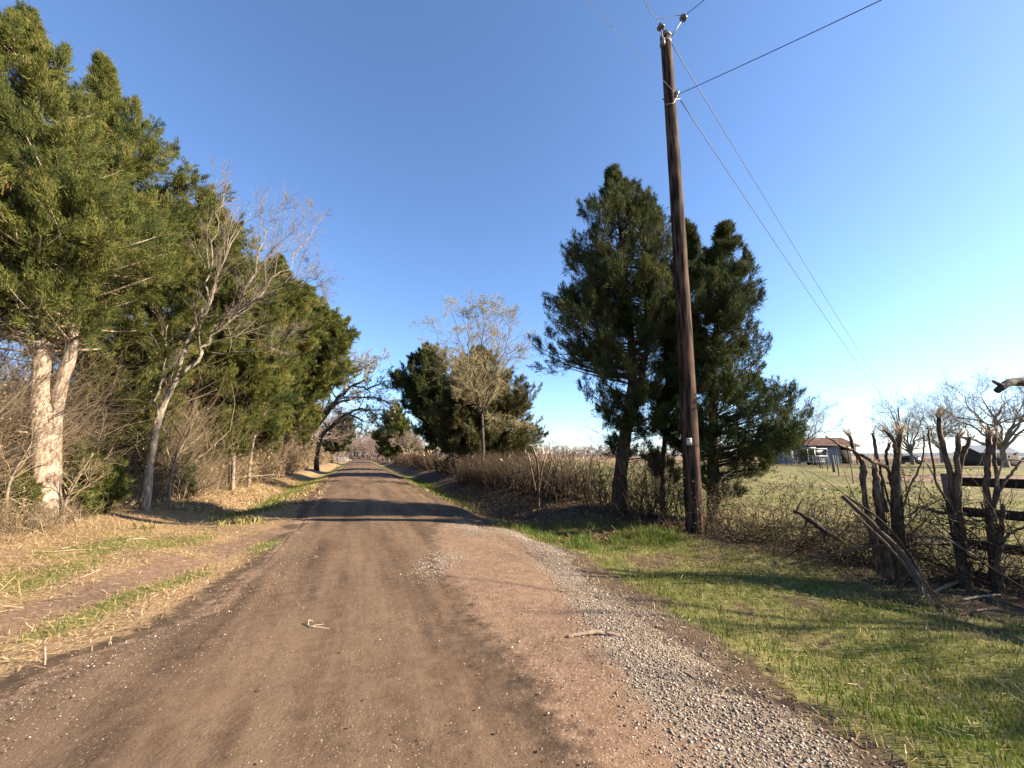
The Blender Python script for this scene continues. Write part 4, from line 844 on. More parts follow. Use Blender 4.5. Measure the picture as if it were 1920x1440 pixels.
# far brush and woods (one mass)
FW = MB(); rg = np.random.default_rng(9)
def woods(px0, px1, D0, D1, n, h0, h1):
    px = rg.uniform(px0, px1, n); D = rg.uniform(D0, D1, n); P = RV * ((px - 960) / FPX * D / cos(PIT))[:, None] + GV * D[:, None]
    h = h0 + (h1 - h0) * rg.random(n) * (.4 + .9 * vnoise(px, D * 0, .03, 3)); P[:, 2] = -.2
    d = nrm(rg.normal(0, .25, (n, 3)) + UP)
    Q, R = grow(P, d, h, h * .018, 5, .18, .05, rg, .3); V, F = tubes(Q, R, 3); FW.add(V, None, F, .35)
    B, dd, l, rr = kids(Q, R, h, 9, .2, 1, .8, .4, .6, rg, .06); Q, R = grow(B, dd, l, np.maximum(rr, D.mean() * .0004), 4, .2, .05, rg, .4)
    V, F = tubes(Q, R, 3); FW.add(V, None, F, np.repeat(np.clip(rg.normal(.5, .2, len(Q)), 0, 1), 12))
    B, dd, l, rr = kids(Q, R, l, 3, .2, 1, .8, .5, .7, rg, .05); Q, R = grow(B, dd, l, np.maximum(rr, D.mean() * .0003), 3, .2, .05, rg, .4)
    V, F = tubes(Q, R, 3); FW.add(V, None, F, np.repeat(np.clip(rg.normal(.6, .2, len(Q)), 0, 1), 9))
woods(560, 800, 215, 260, 420, 7, 17)
woods(560, 660, 110, 170, 120, 4, 9)
woods(700, 780, 130, 190, 140, 4, 10)
woods(770, 1180, 300, 380, 520, 4, 13)
woods(1180, 1500, 420, 500, 260, 4, 10)
woods(0, 560, 120, 220, 300, 5, 12)
FW.build("far_woods", M_TWIGPINK)["kind"] = "stuff"
# low ridge on the horizon, distance haze put into its blue-grey colour
a = np.linspace(-1.2, 1.6, 120); Pb = (np.sin(PSI + a)[:, None] * np.array([1, 0, 0]) + np.cos(PSI + a)[:, None] * np.array([0, 1, 0])) * 3600
hh = 10 + 14 * vnoise(a * 40, a * 0, .3, 4) + 8 * vnoise(a * 40, a * 0, 1.1, 5)
V = np.vstack([Pb + UP * -20, Pb * 1.05 + UP * hh[:, None], Pb * 1.3 + UP * -20]); i = np.arange(119)
F = np.vstack([np.stack([i, i + 1, i + 121, i + 120], 1), np.stack([i + 120, i + 121, i + 241, i + 240], 1)])
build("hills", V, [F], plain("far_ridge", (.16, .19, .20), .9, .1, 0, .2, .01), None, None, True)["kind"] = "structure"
# ------------------------------------------------------------------ utility poles and wires
M_POLE = bark_mat("creosoted_pole_wood", (.006, .0035, .0025), (.020, .0115, .008), (.125, .072, .047), 0.10, 15, 0.5, 0.012)
M_STEEL = plain("galvanised_steel", (.22, .22, .22), .55, .4, .4, .2, 20)
M_PORC = plain("grey_porcelain", (.16, .18, .20), .25, .5, 0, .15, 10)
M_WIRE = flat_mat("dark_wire", (.035, .037, .042))
M_WIREL = flat_mat("weathered_aluminium_wire", (.10, .11, .13))
def lathe(prof, c, axd, sides=16):
    axd = nrm(np.asarray(axd, float)); u = nrm(np.cross(axd, [0.3, 1, .2])); v = np.cross(axd, u); th = np.arange(sides) * 2 * pi / sides
    V = np.concatenate([np.asarray(c) + axd * z + r * (np.cos(th)[:, None] * u + np.sin(th)[:, None] * v) for r, z in prof])
    n = len(prof); i = np.arange(sides); j = (i + 1) % sides
    F = np.concatenate([np.stack([k * sides + i, k * sides + j, (k + 1) * sides + j, (k + 1) * sides + i], 1) for k in range(n - 1)])
    return V, None, F
DP = 8.98; rg = np.random.default_rng(4)
pb = base_at(1302, DP, .3); ptop = W(1247.5, 64, DP)
pole = thing("utility_pole", "tall brown weathered utility pole rising from the right verge", "utility pole", pb, "utility poles")
u = np.linspace(0, 1, 40); C = pb + (ptop - pb) * u[:, None]; C += RV * (np.sin(u * pi) * .04)[:, None]
m = MB(); m.tube(C, np.interp(u, [0, .97, 1], [.185, .138, .115]), 20, .5, True, .012, rg); m.build("shaft", M_POLE, pole, True)
CAMD = -GV
def pinins(name, px0, px1, D0, D1, rad):
    a = W(*px0, D0); b = W(*px1, D1); d = nrm(b - a)
    m = MB(); m.tube([a, a + (b - a) * .6, b], [.016, .016, .014], 8); o = m.build("bracket_arm", M_STEEL, pole, True)
    m = MB(); m.add(*lathe([(.001, -.02), (rad * .55, -.02), (rad, -.015), (rad * 1.02, .02), (rad * .8, .05), (rad * .62, .055), (rad * .62, .075), (rad * .5, .11), (.001, .115)], b, d)); q = m.build("insulator", M_PORC, pole, True)
    return b + d * .1
i1 = pinins("pin", (1243.5, 78), (1239, 52), DP - .17, DP - .2, .098)
i2 = pinins("pin", (1256, 73), (1281, 34), DP + .02, DP + .05, .098)
m = MB()
for py in (70, 82):
    c = W(1248, py, DP); m.tube([c - UP * .03, c + UP * .03], [.146, .146], 20)
m.box(W(1254, 76, DP - .05), (.05, .03, .13), [RV, GV, UP]); m.box(W(1244, 78, DP - .16), (.03, .03, .10), [RV, GV, UP]); m.build("bracket", M_STEEL, pole)
# side spool rack
sp = W(1268, 178, DP - .08)
m = MB(); c = W(1257, 186, DP); m.tube([c - RV * .2, c + RV * .25], [.018, .018], 8); m.tube([c + RV * .12 - GV * .12, sp + UP * .10], [.02, .018], 8); m.tube([W(1248, 196, DP - .15), W(1262, 194, DP - .16), sp - UP * .08], [.02, .02, .02], 8); m.build("clevis", M_STEEL, pole)
m = MB(); m.add(*lathe([(.001, -.09), (.055, -.09), (.06, -.06), (.04, -.04), (.04, -.01), (.06, .01), (.06, .04), (.04, .05), (.055, .09), (.001, .1)], sp, nrm(UP * .9 + RV * .4))); m.build("spool_insulator", M_PORC, pole, True)
# notice plate
tg = W(1286.5, 828, DP - .17); fr = nrm(np.cross(UP, nrm(tg - pb) * [1, 1, 0]));
nd = nrm(np.array([CAMD[0], CAMD[1], 0]) - RV * .45); sd_ = np.cross(UP, nd)
pc = pb + (ptop - pb) * ((tg[2] - pb[2]) / (ptop[2] - pb[2])); tg = pc + nd * .186
m = MB(); m.box(tg, (.055, .004, .075), [sd_, nd, UP], .6); pl_ = m.build("notice_plate", plain("white_plate", (.62, .60, .56), .5, .3, 0, .08, 8), pole)
m = MB(); m.box(tg + nd * .006 + UP * .042, (.050, .002, .012), [sd_, nd, UP], .6); m.build("printed_band", plain("faded_print", (.30, .26, .22), .6), pole)
# far pole of the same line
DF = 84; fb = base_at(1691, DF, .3); ft = W(1684, 766, DF)
pole2 = thing("utility_pole", "distant thin utility pole in front of the pasture oak", "utility pole", fb, "utility poles")
m = MB(); m.tube([fb, (fb + ft) / 2, ft], [.2, .17, .14], 10); m.build("shaft", M_POLE, pole2, True)
m = MB(); m.tube([ft - UP * .3, ft + UP * .35], [.03, .03], 8); m.add(*lathe([(.001, -.05), (.1, -.04), (.1, .03), (.05, .08), (.001, .1)], ft + UP * .35, UP)); m.build("insulator", M_PORC, pole2, True)
def wire(name, label, A, B, sag, r, mat, n=40, mid=None):
    A = np.asarray(A, float); B = np.asarray(B, float)
    u = np.linspace(0, 1, n)[:, None]; P = A + (B - A) * u - UP * sag * 4 * u * (1 - u)
    m = MB(); m.tube(P, r, 5); o = m.build(name, mat, None, True); tag(o, label, "power line", "power lines on the pole"); return o
nsp = sp + UP * .03
wire("power_line", "upper thin line running from the pole top to the distant pole", i1, ft + UP * .42, 1.0, .011, M_WIREL, 80)
wire("power_line", "lower thin line running from the side spool to the distant pole", nsp, ft - UP * 1.0, 1.2, .011, M_WIREL, 80)
e1 = W(1115, 0, 5.9); wire("power_line", "thin line leaving the side spool toward the upper left", nsp, nsp + (e1 - nsp) * 5, .3, .004, M_WIREL)
e2 = W(1208, 0, 8.1); wire("power_line", "short thin line rising left from the pole-top insulator", i1, i1 + (e2 - i1) * 14, .2, .004, M_WIREL)
e3 = W(1600, 0, 5.9); wire("power_line", "thick dark service line slanting from the spool to the upper right", nsp - UP * .04, nsp - UP * .04 + (e3 - nsp) * 5, .35, .0085, M_WIRE)
e4 = W(1316, 0, 8.3); wire("power_line", "short dark line running right from the angled top insulator", i2, i2 + (e4 - i2) * 14, .2, .009, M_WIRE)
P, _ = smoothline([W(1206, -8, 8.2), W(1213, 12, 8.4), W(1222, 27, 8.6), W(1231, 33, 8.75), W(1250, 34, 8.9), W(1268, 29, 9.0), i2], 40, [1] * 7)
m = MB(); m.tube(P, .007, 5); tag(m.build("jumper_wire", M_WIRE, None, True), "looped jumper wire joining the two pole-top insulators", "power line", "power lines on the pole")

# ------------------------------------------------------------------ broken stumps of the cut hedge
def stems(name, label, items, base, group="shredded hedge stumps by the plank fence", seed=0):
    rg = np.random.default_rng(seed); t = thing(name, label, "stump", base, group)
    for k, (pts, D, R, spl) in enumerate(items):
        P, R = wl(pts, D, R)
        if k == 0: P[0] = base_at(pts[0][0], D if np.isscalar(D) else D[0], .08)
        C, RR = smoothline(P, 22, R); RR = RR * .8; C[1:-1] += rg.normal(0, .004, (20, 3)); m = MB(); m.tube(C, RR, 12, .5, True, .05, rg); st = m.build("stem", M_BARKSTUMP, t, True)
        if spl:
            n = spl; e = C[-1]; d = nrm(C[-1] - C[-4]); r = RR[-1]
            th = rg.uniform(0, 2 * pi, n); q = r * rg.uniform(.2, 1.0, n); sx = nrm(np.cross(d, GV)); sy = np.cross(d, sx)
            c = e - d * .03 + (np.cos(th) * q)[:, None] * sx + (np.sin(th) * q)[:, None] * sy
            L = rg.uniform(.05, .20, n) * (r / .03) ** .5; dd = nrm(d + (np.cos(th)[:, None] * sx + np.sin(th)[:, None] * sy) * rg.uniform(.0, .55, n)[:, None] + rg.normal(0, .12, (n, 3)))
            P3 = np.stack([c, c + dd * (L * .6)[:, None], c + dd * L[:, None] + rg.normal(0, .01, (n, 3))], 1); R3 = np.stack([np.full(n, r * .36), np.full(n, r * .24), np.full(n, .002)], 1)
            V, F = tubes(P3, R3, 4); m = MB(); m.add(V, None, F, np.repeat(np.clip(rg.normal(.6, .25, n), 0, 1), 12)); m.build("splintered_top", M_SPLINTER, st)
            # torn strip of pale wood down the side facing the light
            a = C[-8:] + (RV * .8 - GV * .45) * RR[-8:, None] * .62
            m = MB(); m.tube(a, RR[-8:] * np.array([.15, .4, .55, .6, .6, .6, .55, .4]), 6, .55, True, .1, rg); m.build("torn_wood", M_SPLINTER, st)
    return t
bA = base_at(1687, 5.6)
tA = stems("broken_stump", "thickest broken stump clump with many splintered tops left of the plank fence",
      [([(1688, 1085), (1684, 1010), (1681, 930), (1679, 880), (1684, 840), (1686, 812)], 5.6, [.105, .088, .078, .058, .044, .042], 26),
       ([(1680, 850), (1674, 823), (1665, 813), (1656, 805)], 5.57, [.03, .026, .022, .018], 6),
       ([(1668, 1085), (1660, 1024), (1650, 960), (1644, 915), (1641, 872)], 5.5, [.075, .065, .055, .048, .035], 14),
       ([(1662, 960), (1654, 925), (1651, 892), (1643, 850), (1636, 812)], 5.65, [.034, .032, .03, .025, .018], 10),
       ([(1652, 1075), (1642, 1031), (1629, 970), (1621, 923), (1618, 884), (1617, 868), (1602, 846), (1592, 814)], 5.45, [.05, .045, .04, .036, .05, .03, .026, .022], 12),
       ([(1664, 876), (1644, 868), (1624, 858), (1600, 846), (1577, 835), (1549, 819)], [5.6, 5.5, 5.4, 5.35, 5.3, 5.25], [.028, .028, .026, .022, .02, .012], 8),
       ([(1676, 935), (1668, 890), (1662, 855), (1668, 832)], 5.72, [.03, .028, .024, .02], 8),
       ([(1688, 968), (1698, 935), (1708, 910), (1729, 864), (1733, 815)], 5.5, [.016, .014, .013, .012, .010], 3),
       ([(1684, 1000), (1672, 960), (1656, 900), (1640, 860)], 5.75, [.02, .017, .014, .01], 3)], bA, seed=1)
bB = base_at(1810, 5.3)
tB = stems("broken_stump", "three-pronged broken stump beside the plank fence post, tallest prong leaning left",
      [([(1811, 1088), (1804, 1031), (1794, 961), (1782, 890), (1771, 845), (1763, 812), (1760, 778)], 5.3, [.085, .068, .058, .042, .035, .03, .028], 18),
       ([(1806, 1010), (1797, 950), (1795, 884), (1796, 845), (1797, 815)], 5.24, [.04, .038, .036, .033, .03], 7),
       ([(1806, 1000), (1799, 951), (1800, 885), (1808, 850), (1819, 820)], 5.36, [.036, .034, .03, .026, .024], 8),
       ([(1795, 985), (1787, 958), (1768, 925), (1755, 904), (1743, 824), (1740, 800)], 5.2, [.016, .015, .014, .013, .012, .010], 2),
       ([(1802, 1000), (1770, 930), (1738, 870)], 5.35, [.012, .011, .008], 2)], bB, seed=2)
bC = base_at(1866, 5.1)
tC = stems("broken_stump", "broken stump nearest the right edge with a flat torn top before the rails",
      [([(1869, 1100), (1864, 1031), (1858, 974), (1849, 916), (1853, 872), (1854, 812)], 5.1, [.075, .058, .048, .04, .035, .034], 14),
       ([(1862, 975), (1859, 961), (1870, 897), (1864, 859), (1867, 814)], 5.05, [.03, .028, .024, .022, .02], 8),
       ([(1866, 1070), (1870, 1047), (1877, 1000), (1880, 945)], 5.02, [.036, .034, .03, .026], 5),
       ([(1860, 985), (1864, 951), (1880, 910), (1902, 880), (1925, 855)], 5.0, [.022, .02, .018, .016, .012], 2),
       ([(1868, 1075), (1874, 1035), (1890, 1003), (1908, 993), (1930, 982)], 4.95, [.024, .022, .018, .016, .012], 2),
       ([(1858, 1080), (1852, 1010), (1846, 960), (1838, 940)], 5.15, [.02, .017, .014, .01], 2)], bC, seed=3)
stems("broken_stump", "pale-topped broken shrub far back in the dark hedge left of the tall cedar",
      [([(1010, 925), (1010, 890), (1006, 860), (999, 838)], 13.2, [.05, .045, .04, .03], 8),
       ([(1012, 915), (1016, 880), (1024, 850)], 13.2, [.04, .035, .025], 8), ([(1004, 920), (996, 880), (990, 852)], 13.1, [.035, .03, .022], 8),
       ([(1018, 920), (1030, 880), (1036, 856)], 13.3, [.03, .03, .022], 6)], base_at(1010, 13.2), "flail-cut hedge along the right ditch", 7)
# whippy side shoots on each stump
for t, base, sd in ((tA, bA, 11), (tB, bB, 12), (tC, bC, 13)):
    rg = np.random.default_rng(sd); n = 75
    P0 = base + np.stack([rg.normal(0, .13, n), rg.normal(0, .13, n), rg.uniform(.05, 1.0, n)], 1)
    d = nrm(np.stack([rg.normal(0, 1, n), rg.normal(0, 1, n), rg.uniform(-.1, .9, n)], 1)); L = rg.uniform(.35, 1.15, n)
    P, R = grow(P0, d, L, rg.uniform(.003, .008, n), 7, .22, .03, rg, .3); V, F = tubes(P, R, 4); m = MB(); m.add(V, None, F, np.repeat(rg.random(n) * .7, 28))
    B, dd, l, r = kids(P, R, L, 4, .2, 1, .8, .45, .6, rg); P, R = grow(B, dd, l, np.maximum(r, .0014), 4, .2, 0, rg, .4); V, F = tubes(P, R, 3); m.add(V, None, F, np.repeat(rg.random(len(P)) * .8, 12))
    m.build("side_shoots", M_BRUSHD, t)
# ---- loose branches and sticks
M_STICK = tint_mat("dead_wood", [(0.0, (.05, .035, .025)), (0.5, (.16, .11, .075)), (1.0, (.42, .32, .22))], .85, .15)
def stick(label, pts, D, R, tint, forks=(), name="broken_branch", cat="branch", group="cut branches on the right verge", ends=0, snap=False, seed=0):
    rg = np.random.default_rng(seed + 300)
    if D is None: P = [G(*q) + UP * (R[min(i, len(R) - 1)] + .004) for i, q in enumerate(pts)]
    else: P, R = wl(pts, D, R)
    if D is None:
        P = [p + UP * (.006 if 0 < i < len(P) - 1 else 0) for i, p in enumerate(P)]
    n = 18; C, RR = smoothline(P, n, R); C[1:-1] += rg.normal(0, .15, (n - 2, 3)) * RR[1:-1, None]
    m = MB(); m.tube(C, RR, 7, tint, True, .08, rg)
    for (k, q, dq, rr) in forks:
        a = C[int(k * (n - 1))]; b = G(*q) + UP * .01 if dq is None else W(*q, dq)
        c, r_ = smoothline([a, (a + b) / 2 + rg.normal(0, .02, 3), b], 8, [rr, rr * .8, rr * .4]); m.tube(c, r_, 5, tint, True, .05, rg)
    if ends:
        d = nrm(C[-1] - C[-3])
        for _ in range(ends):
            a = C[-1] - d * .12 + rg.normal(0, RR[-1] * .5, 3); m.tube([a, a + nrm(d + rg.normal(0, .18, 3)) * rg.uniform(.1, .3)], [RR[-1] * .22, .002], 4, min(1, tint + .3))
    return tag(m.build(name, M_STICK, None, True), label, cat, group)
stick("long leaning broken limb crossing in front of the thickest stump clump", [(1579, 930), (1640, 985), (1692, 1040), (1722, 1082), (1741, 1110)], [5.2, 5.1, 5.0, 4.85, 4.75], [.022, .028, .032, .036, .034], .22, ends=34, seed=1)
stick("second strand of the leaning limb, split away just below it", [(1600, 962), (1650, 1008), (1700, 1062), (1736, 1112)], [5.15, 5.05, 4.95, 4.72], [.010, .016, .020, .018], .5, ends=14, seed=21)
stick("thin upper strand of the leaning limb crossing the stumps", [(1585, 928), (1650, 975), (1705, 1040), (1733, 1092)], [5.25, 5.15, 5.05, 4.8], [.008, .013, .016, .014], .12, ends=10, seed=22)
stick("dark snapped limb pointing left, hung low in the brambles", [(1487, 957), (1516, 973), (1545, 995), (1576, 1013)], [6.2, 6.1, 6.0, 5.95], [.018, .032, .034, .03], .03, [(.1, (1503, 938), 6.2, .016), (.3, (1507, 992), 6.15, .014), (.5, (1535, 940), 6.3, .009), (.7, (1550, 1040), 5.9, .008)], ends=6, seed=2)
stick("thin level branch low before the thickest stump clump", [(1480, 1058), (1573, 1036), (1620, 1026), (1658, 1022)], [5.5, 5.3, 5.25, 5.2], [.008, .013, .016, .017], .25, seed=3)
stick("pale forked branch lying beneath the three-pronged stump", [(1735, 1122), (1760, 1110), (1787, 1099), (1817, 1084)], None, [.015, .018, .022, .025], .85, [(.4, (1712, 1140), None, .008)], seed=4)
stick("pale thin branch lying flat under the rightmost stump", [(1803, 1128), (1835, 1124), (1860, 1121), (1884, 1118)], None, [.012, .014, .014, .012], .95, [(.3, (1790, 1118), None, .007), (.7, (1880, 1138), None, .006)], seed=5)
stick("thin long stick lying in the shaded grass at the right edge", [(1795, 1155), (1850, 1146), (1900, 1152), (1950, 1160)], None, [.007, .008, .008, .007], .6, seed=6)
stick("slanting long whip crossing the lower rails at the right edge", [(1735, 985), (1800, 1025), (1860, 1065), (1925, 1105)], [4.8, 4.75, 4.7, 4.65], [.008, .009, .009, .008], .5, seed=7)
stick("pale curved branch in front of the top rail at the right edge", [(1865, 925), (1878, 872), (1895, 862), (1925, 865)], [5.1, 4.9, 4.85, 4.8], [.010, .010, .009, .008], .95, seed=8)
stick("pale snapped twig caught in the cedar boughs right of the pole", [(1348, 914), (1352, 900), (1366, 888), (1377, 882)], [9.2, 9.1, 9.05, 9.0], [.010, .013, .015, .010], .95, seed=9)
stick("bark-covered stick lying at the gravel edge", [(1063, 1199), (1090, 1196), (1120, 1194), (1163, 1196)], None, [.013, .019, .020, .014], .78, [(.8, (1178, 1202), None, .004)], "stick", "stick", "sticks on the lane", seed=10)
stick("pale forked twig lying alone in the middle of the lane", [(571, 1174), (583, 1180), (600, 1181), (622, 1182)], None, [.006, .008, .007, .004], .95, [(.2, (588, 1168), None, .006), (.4, (612, 1172), None, .005), (.1, (574, 1182), None, .005)], "stick", "stick", "sticks on the lane", seed=11)
stick("short dark twig lying on the gravel below the bark stick", [(1278, 1262), (1292, 1271), (1312, 1284)], None, [.005, .006, .004], .15, (), "stick", "stick", "sticks on the lane", seed=12)
stick("pale split stick on the gravel near the bottom right", [(1322, 1306), (1340, 1309), (1362, 1310)], None, [.006, .007, .005], .9, [(.8, (1372, 1299), None, .004)], "stick", "stick", "sticks on the lane", seed=13)
stick("long arched pale twig on the left verge grass", [(112, 1102), (140, 1090), (165, 1080), (188, 1070)], None, [.004, .006, .006, .008], .9, [(.9, (190, 1062), None, .006), (.9, (176, 1060), None, .005)], "stick", "stick", "sticks on the left verge", seed=14)
stick("pale straight stick near the foot of the forked trunk", [(75, 1037), (110, 1036), (140, 1034), (172, 1032)], None, [.008, .010, .010, .007], .95, (), "stick", "stick", "sticks on the left verge", seed=15)
stick("pale stout stick lying in the straw below the brush", [(236, 1016), (252, 1013), (276, 1012)], None, [.012, .014, .010], .95, (), "stick", "stick", "sticks on the left verge", seed=16)
stick("upright pale stake-like stem in the left verge grass", [(84, 1247), (85, 1232), (84, 1214)], [2.95, 2.95, 2.95], [.004, .004, .003], .95, (), "stick", "stick", "sticks on the left verge", seed=17)
stick("pale stick poking out of the brush left of the forked trunk", [(22, 936), (38, 944), (50, 950)], [8.5, 8.6, 8.7], [.009, .010, .008], .95, (), "stick", "stick", "sticks on the left verge", seed=18)
stick("broken pale limb jutting left from the forked trunk", [(72, 818), (55, 812), (38, 810), (30, 806)], [9.2, 9.0, 8.9, 8.8], [.035, .028, .018, .008], .95, (), "stick", "stick", "sticks on the left verge", seed=19)

# ------------------------------------------------------------------ fences
M_RAIL = plain("black_rail_paint", (.018, .016, .015), .7, .3, 0, .3, 8, (1, 1, .3))
M_POST = plain("weathered_post", (.17, .14, .115), .9, .15, 0, .35, 14, (1, 1, .2))
pf0 = G(1812, 1088); pf0 = base_at(1812, 5.5, 0)
fdir = np.array([0.10, -1.0, 0]); fdir = nrm(fdir)
pf = thing("plank_fence", "black four-rail plank fence behind the stumps at the right edge", "fence", pf0)
for k in range(3):
    c = pf0 + fdir * 2.44 * k; c[2] = float(hz(c[0], c[1])); m = MB(); P = np.array([c - UP * .2, c + UP * .6, c + UP * 1.32]); m.tube(P, [.068, .066, .064], 12, .5, True, .03, rg); m.build("post", M_POST, pf, True)
side = np.array([-fdir[1], fdir[0], 0])
for z in (1.22, .84, .44, .06):
    a = pf0 + UP * z - fdir * .05; b = pf0 + fdir * 5.0 + UP * z; m = MB(); m.box((a + b) / 2 - side * .085 * -1, (np.linalg.norm(b - a) / 2, .019, .056), [fdir, side, UP]); m.build("rail", M_RAIL, pf)
wf_pts = [base_at(1709, 11.4, .1), base_at(1625, 21, .1), base_at(1590, 30, .1)]
posts = [(1573, 38, 1.6, .05), (1564, 44, 1.75, .13), (1552, 50, 1.6, .05), (1542, 55, 1.6, .05), (1538, 59, 1.7, .1), (1531, 66, 1.6, .05), (1525, 70, 1.7, .1), (1515, 80, 1.6, .05)]
wf = thing("wire_fence", "wire fence of thin posts running across the pasture to the barn", "fence", base_at(1709, 11.4, .1))
tops = [pf0 + UP * 1.2]
for px, D, h, r in [(1709, 11.4, 1.45, .018), (1643, 18, 1.4, .02), (1600, 27, 1.5, .03)] + posts:
    c = base_at(px, D, .1); tops.append(c + UP * h); m = MB(); m.tube([c, c + UP * h * .5 + RV * .02, c + UP * (h + .1)], [r, r, r * .9], 7, .5, True, .05, rg); m.build("post", M_POST, wf, True)
m = MB()
for dz in (0, -.28, -.56, -.84, -1.1):
    P = [p + UP * dz for p in tops]; m.tube(P, [.0035 + .00012 * depth(p) for p in P], 4)
m.build("wires", M_WIRE, wf)
pr = thing("pipe_fence", "pale thin pipe fence on the horizon beyond the pasture oaks", "fence", base_at(1640, 96, 0))
fa, fb2 = base_at(1620, 100, 0), base_at(1990, 92, 0)
m = MB()
for k in range(24):
    c = fa + (fb2 - fa) * k / 23; m.tube([c, c + UP * 1.45], [.05, .05], 6)
m.build("posts", plain("grey_pipe", (.34, .33, .33), .6, .3, .3), pr)
m = MB()
for z in (.45, .9, 1.35): m.tube([fa + UP * z, fb2 + UP * z], [.035, .035], 5)
m.build("rails", bpy.data.materials["grey_pipe"], pr)
# white board fence far down the left of the lane
bf = thing("board_fence", "white board fence far down the left side of the lane", "fence", base_at(618, 120, 0))
a = np.array([-10.0, 108, 0]); b = np.array([-7.8, 150, 0]); a = base_at(614, 112, 0); b = base_at(652, 122, 0)
mw = plain("white_board_paint", (.42, .40, .37), .6, .3, 0, .08)
dv = nrm(b - a)
for k in range(7):
    c = a + (b - a) * k / 6; m = MB(); m.box(c + UP * .65, (.07, .07, .75), [dv, np.cross(UP, dv), UP]); m.build("post", mw, bf)
for z in (.45, .85, 1.25):
    m = MB(); m.box((a + b) / 2 + UP * z - np.cross(UP, dv) * .09, (np.linalg.norm(b - a) / 2, .02, .05), [dv, np.cross(UP, dv), UP]); m.build("rail", mw, bf)

# ------------------------------------------------------------------ barn, trailer, shed, car
def rust_mat():
    m, t, out = new_mat("rusty_corrugated_roof"); b = NB(t); p = b.n("ShaderNodeTexCoord").outputs["Object"]
    n = b.noise(p, .55, 5, .65); s = b.noise(b.mapping(p, (3, 3, .4)), 1.5, 4)
    c = b.ramp(b.math('ADD', b.math('MULTIPLY', n, .7), b.math('MULTIPLY', s, .3)), [(.35, (.11, .040, .026)), (.5, (.16, .070, .046)), (.62, (.21, .135, .10))])
    b.bsdf(out, c, .7, .3); return m
M_RUST = rust_mat()
M_TIN = plain("grey_tin_wall", (.20, .235, .27), .55, .4, .2, .2, 3, (4, 4, .2)); M_DARKWOOD = plain("dark_barn_inside", (.03, .025, .022), .9, .1)
def corr(mb, o, ex, ey, lx, ly, nrm_, pitch, amp, tint=.5):       # corrugated sheet
    n = max(8, int(lx / pitch * 4)); u = np.linspace(0, lx, n); w = np.sin(u / pitch * 2 * pi) * amp
    A = o + ex * u[:, None] + nrm_ * w[:, None]; V = np.vstack([A, A + ey * ly]); i = np.arange(n - 1); mb.add(V, None, np.stack([i, i + 1, i + 1 + n, i + n], 1), tint)
Dg = 84.0; b0 = base_at(1488, Dg, 0); bx = nrm(RV * 1 + GV * .03); by = np.cross(UP, bx); b0[2] = -.1
bw, bdp, ev, rdg = 13.6, 8.0, 3.9, 5.5
barn = thing("barn", "old open barn with a rusty red roof and grey tin wall", "barn", b0)
m = MB(); corr(m, b0, bx, UP, bw * .73, ev, by, .5, .05); corr(m, b0, by, UP, bdp, ev, bx, .5, .05); corr(m, b0 + by * bdp, bx, UP, bw, ev, by, .5, .05)
corr(m, b0 + bx * bw + by * 2, by, UP, bdp - 2, ev, bx, .5, .05); m.build("wall", M_TIN, barn)
m = MB()
for sx in (0, bw):
    a = b0 + bx * sx; m.add([a + UP * ev, a + by * bdp + UP * ev, a + by * bdp / 2 + UP * rdg], [[0, 1, 2]])
m.build("gable", M_TIN, barn)
rf = MB(); r0 = b0 - bx * .5 - by * .5 + UP * (ev - .22); sl1 = by * (bdp / 2 + .5) + UP * (rdg - ev + .22); L1 = np.linalg.norm(sl1)
corr(rf, r0, bx, sl1 / L1, bw + 1, L1, np.cross(bx, sl1 / L1), .6, .05)
r1 = b0 - bx * .5 + by * (bdp + .5) + UP * (ev - .22); sl2 = -by * (bdp / 2 + .5) + UP * (rdg - ev + .22); corr(rf, r1, bx, sl2 / L1, bw + 1, L1, np.cross(bx, sl2 / L1), .6, .05)
rf.build("roof", M_RUST, barn)
m = MB(); m.box(b0 + bx * bw / 2 - by * .42 + UP * (ev - .32), (bw / 2 + .5, .05, .12), [bx, by, UP]); m.build("eave_board", M_DARKWOOD, barn)
for sx in (.74, .87, .99):
    m = MB(); m.box(b0 + bx * bw * sx + by * .12 + UP * ev * .48, (.1, .1, ev * .48), [bx, by, UP]); m.build("post", M_POST, barn)
m = MB(); m.box(b0 + bx * bw * .87 + by * 3.5 + UP * 1.4, (1.6, 2.2, 1.4), [bx, by, UP]); m.box(b0 + bx * bw * .80 + by * 2.2 + UP * .5, (.7, .7, .5), [bx, by, UP]); m.build("dark_opening_fill", M_DARKWOOD, barn)  # near-black blocks fill the barn opening, its inner dark put into their colour
# livestock trailer
Dt = 74.0; t0 = base_at(1516, Dt, 0); tl = 3.7; tz = .55; th_ = 2.35
M_WHITE = plain("white_trailer_paint", (.34, .35, .36), .45, .4, 0, .06, 2); M_DKPANEL = plain("dark_slatted_panel", (.05, .06, .055), .5, .4); M_TYRE = plain("black_rubber", (.02, .02, .02), .85, .2)
tr = thing("livestock_trailer", "white-framed livestock trailer parked before the barn wall", "trailer", t0)
m = MB()
yc = t0 + by * 1.0
m.box(yc + bx * tl / 2 + UP * (tz + th_), (tl / 2 + .05, 1.05, .09), [bx, by, UP]); m.box(yc + bx * tl / 2 + UP * (tz + 1.05) - by * 1.02, (tl / 2, .04, .11), [bx, by, UP]); m.box(yc + bx * tl / 2 + UP * (tz + .05), (tl / 2, 1.0, .08), [bx, by, UP])
for sx in (0.03, .38, .97):
    for sy in (-1, 1): m.box(yc + bx * tl * sx + by * sy + UP * (tz + th_ / 2), (.08, .05, th_ / 2), [bx, by, UP])
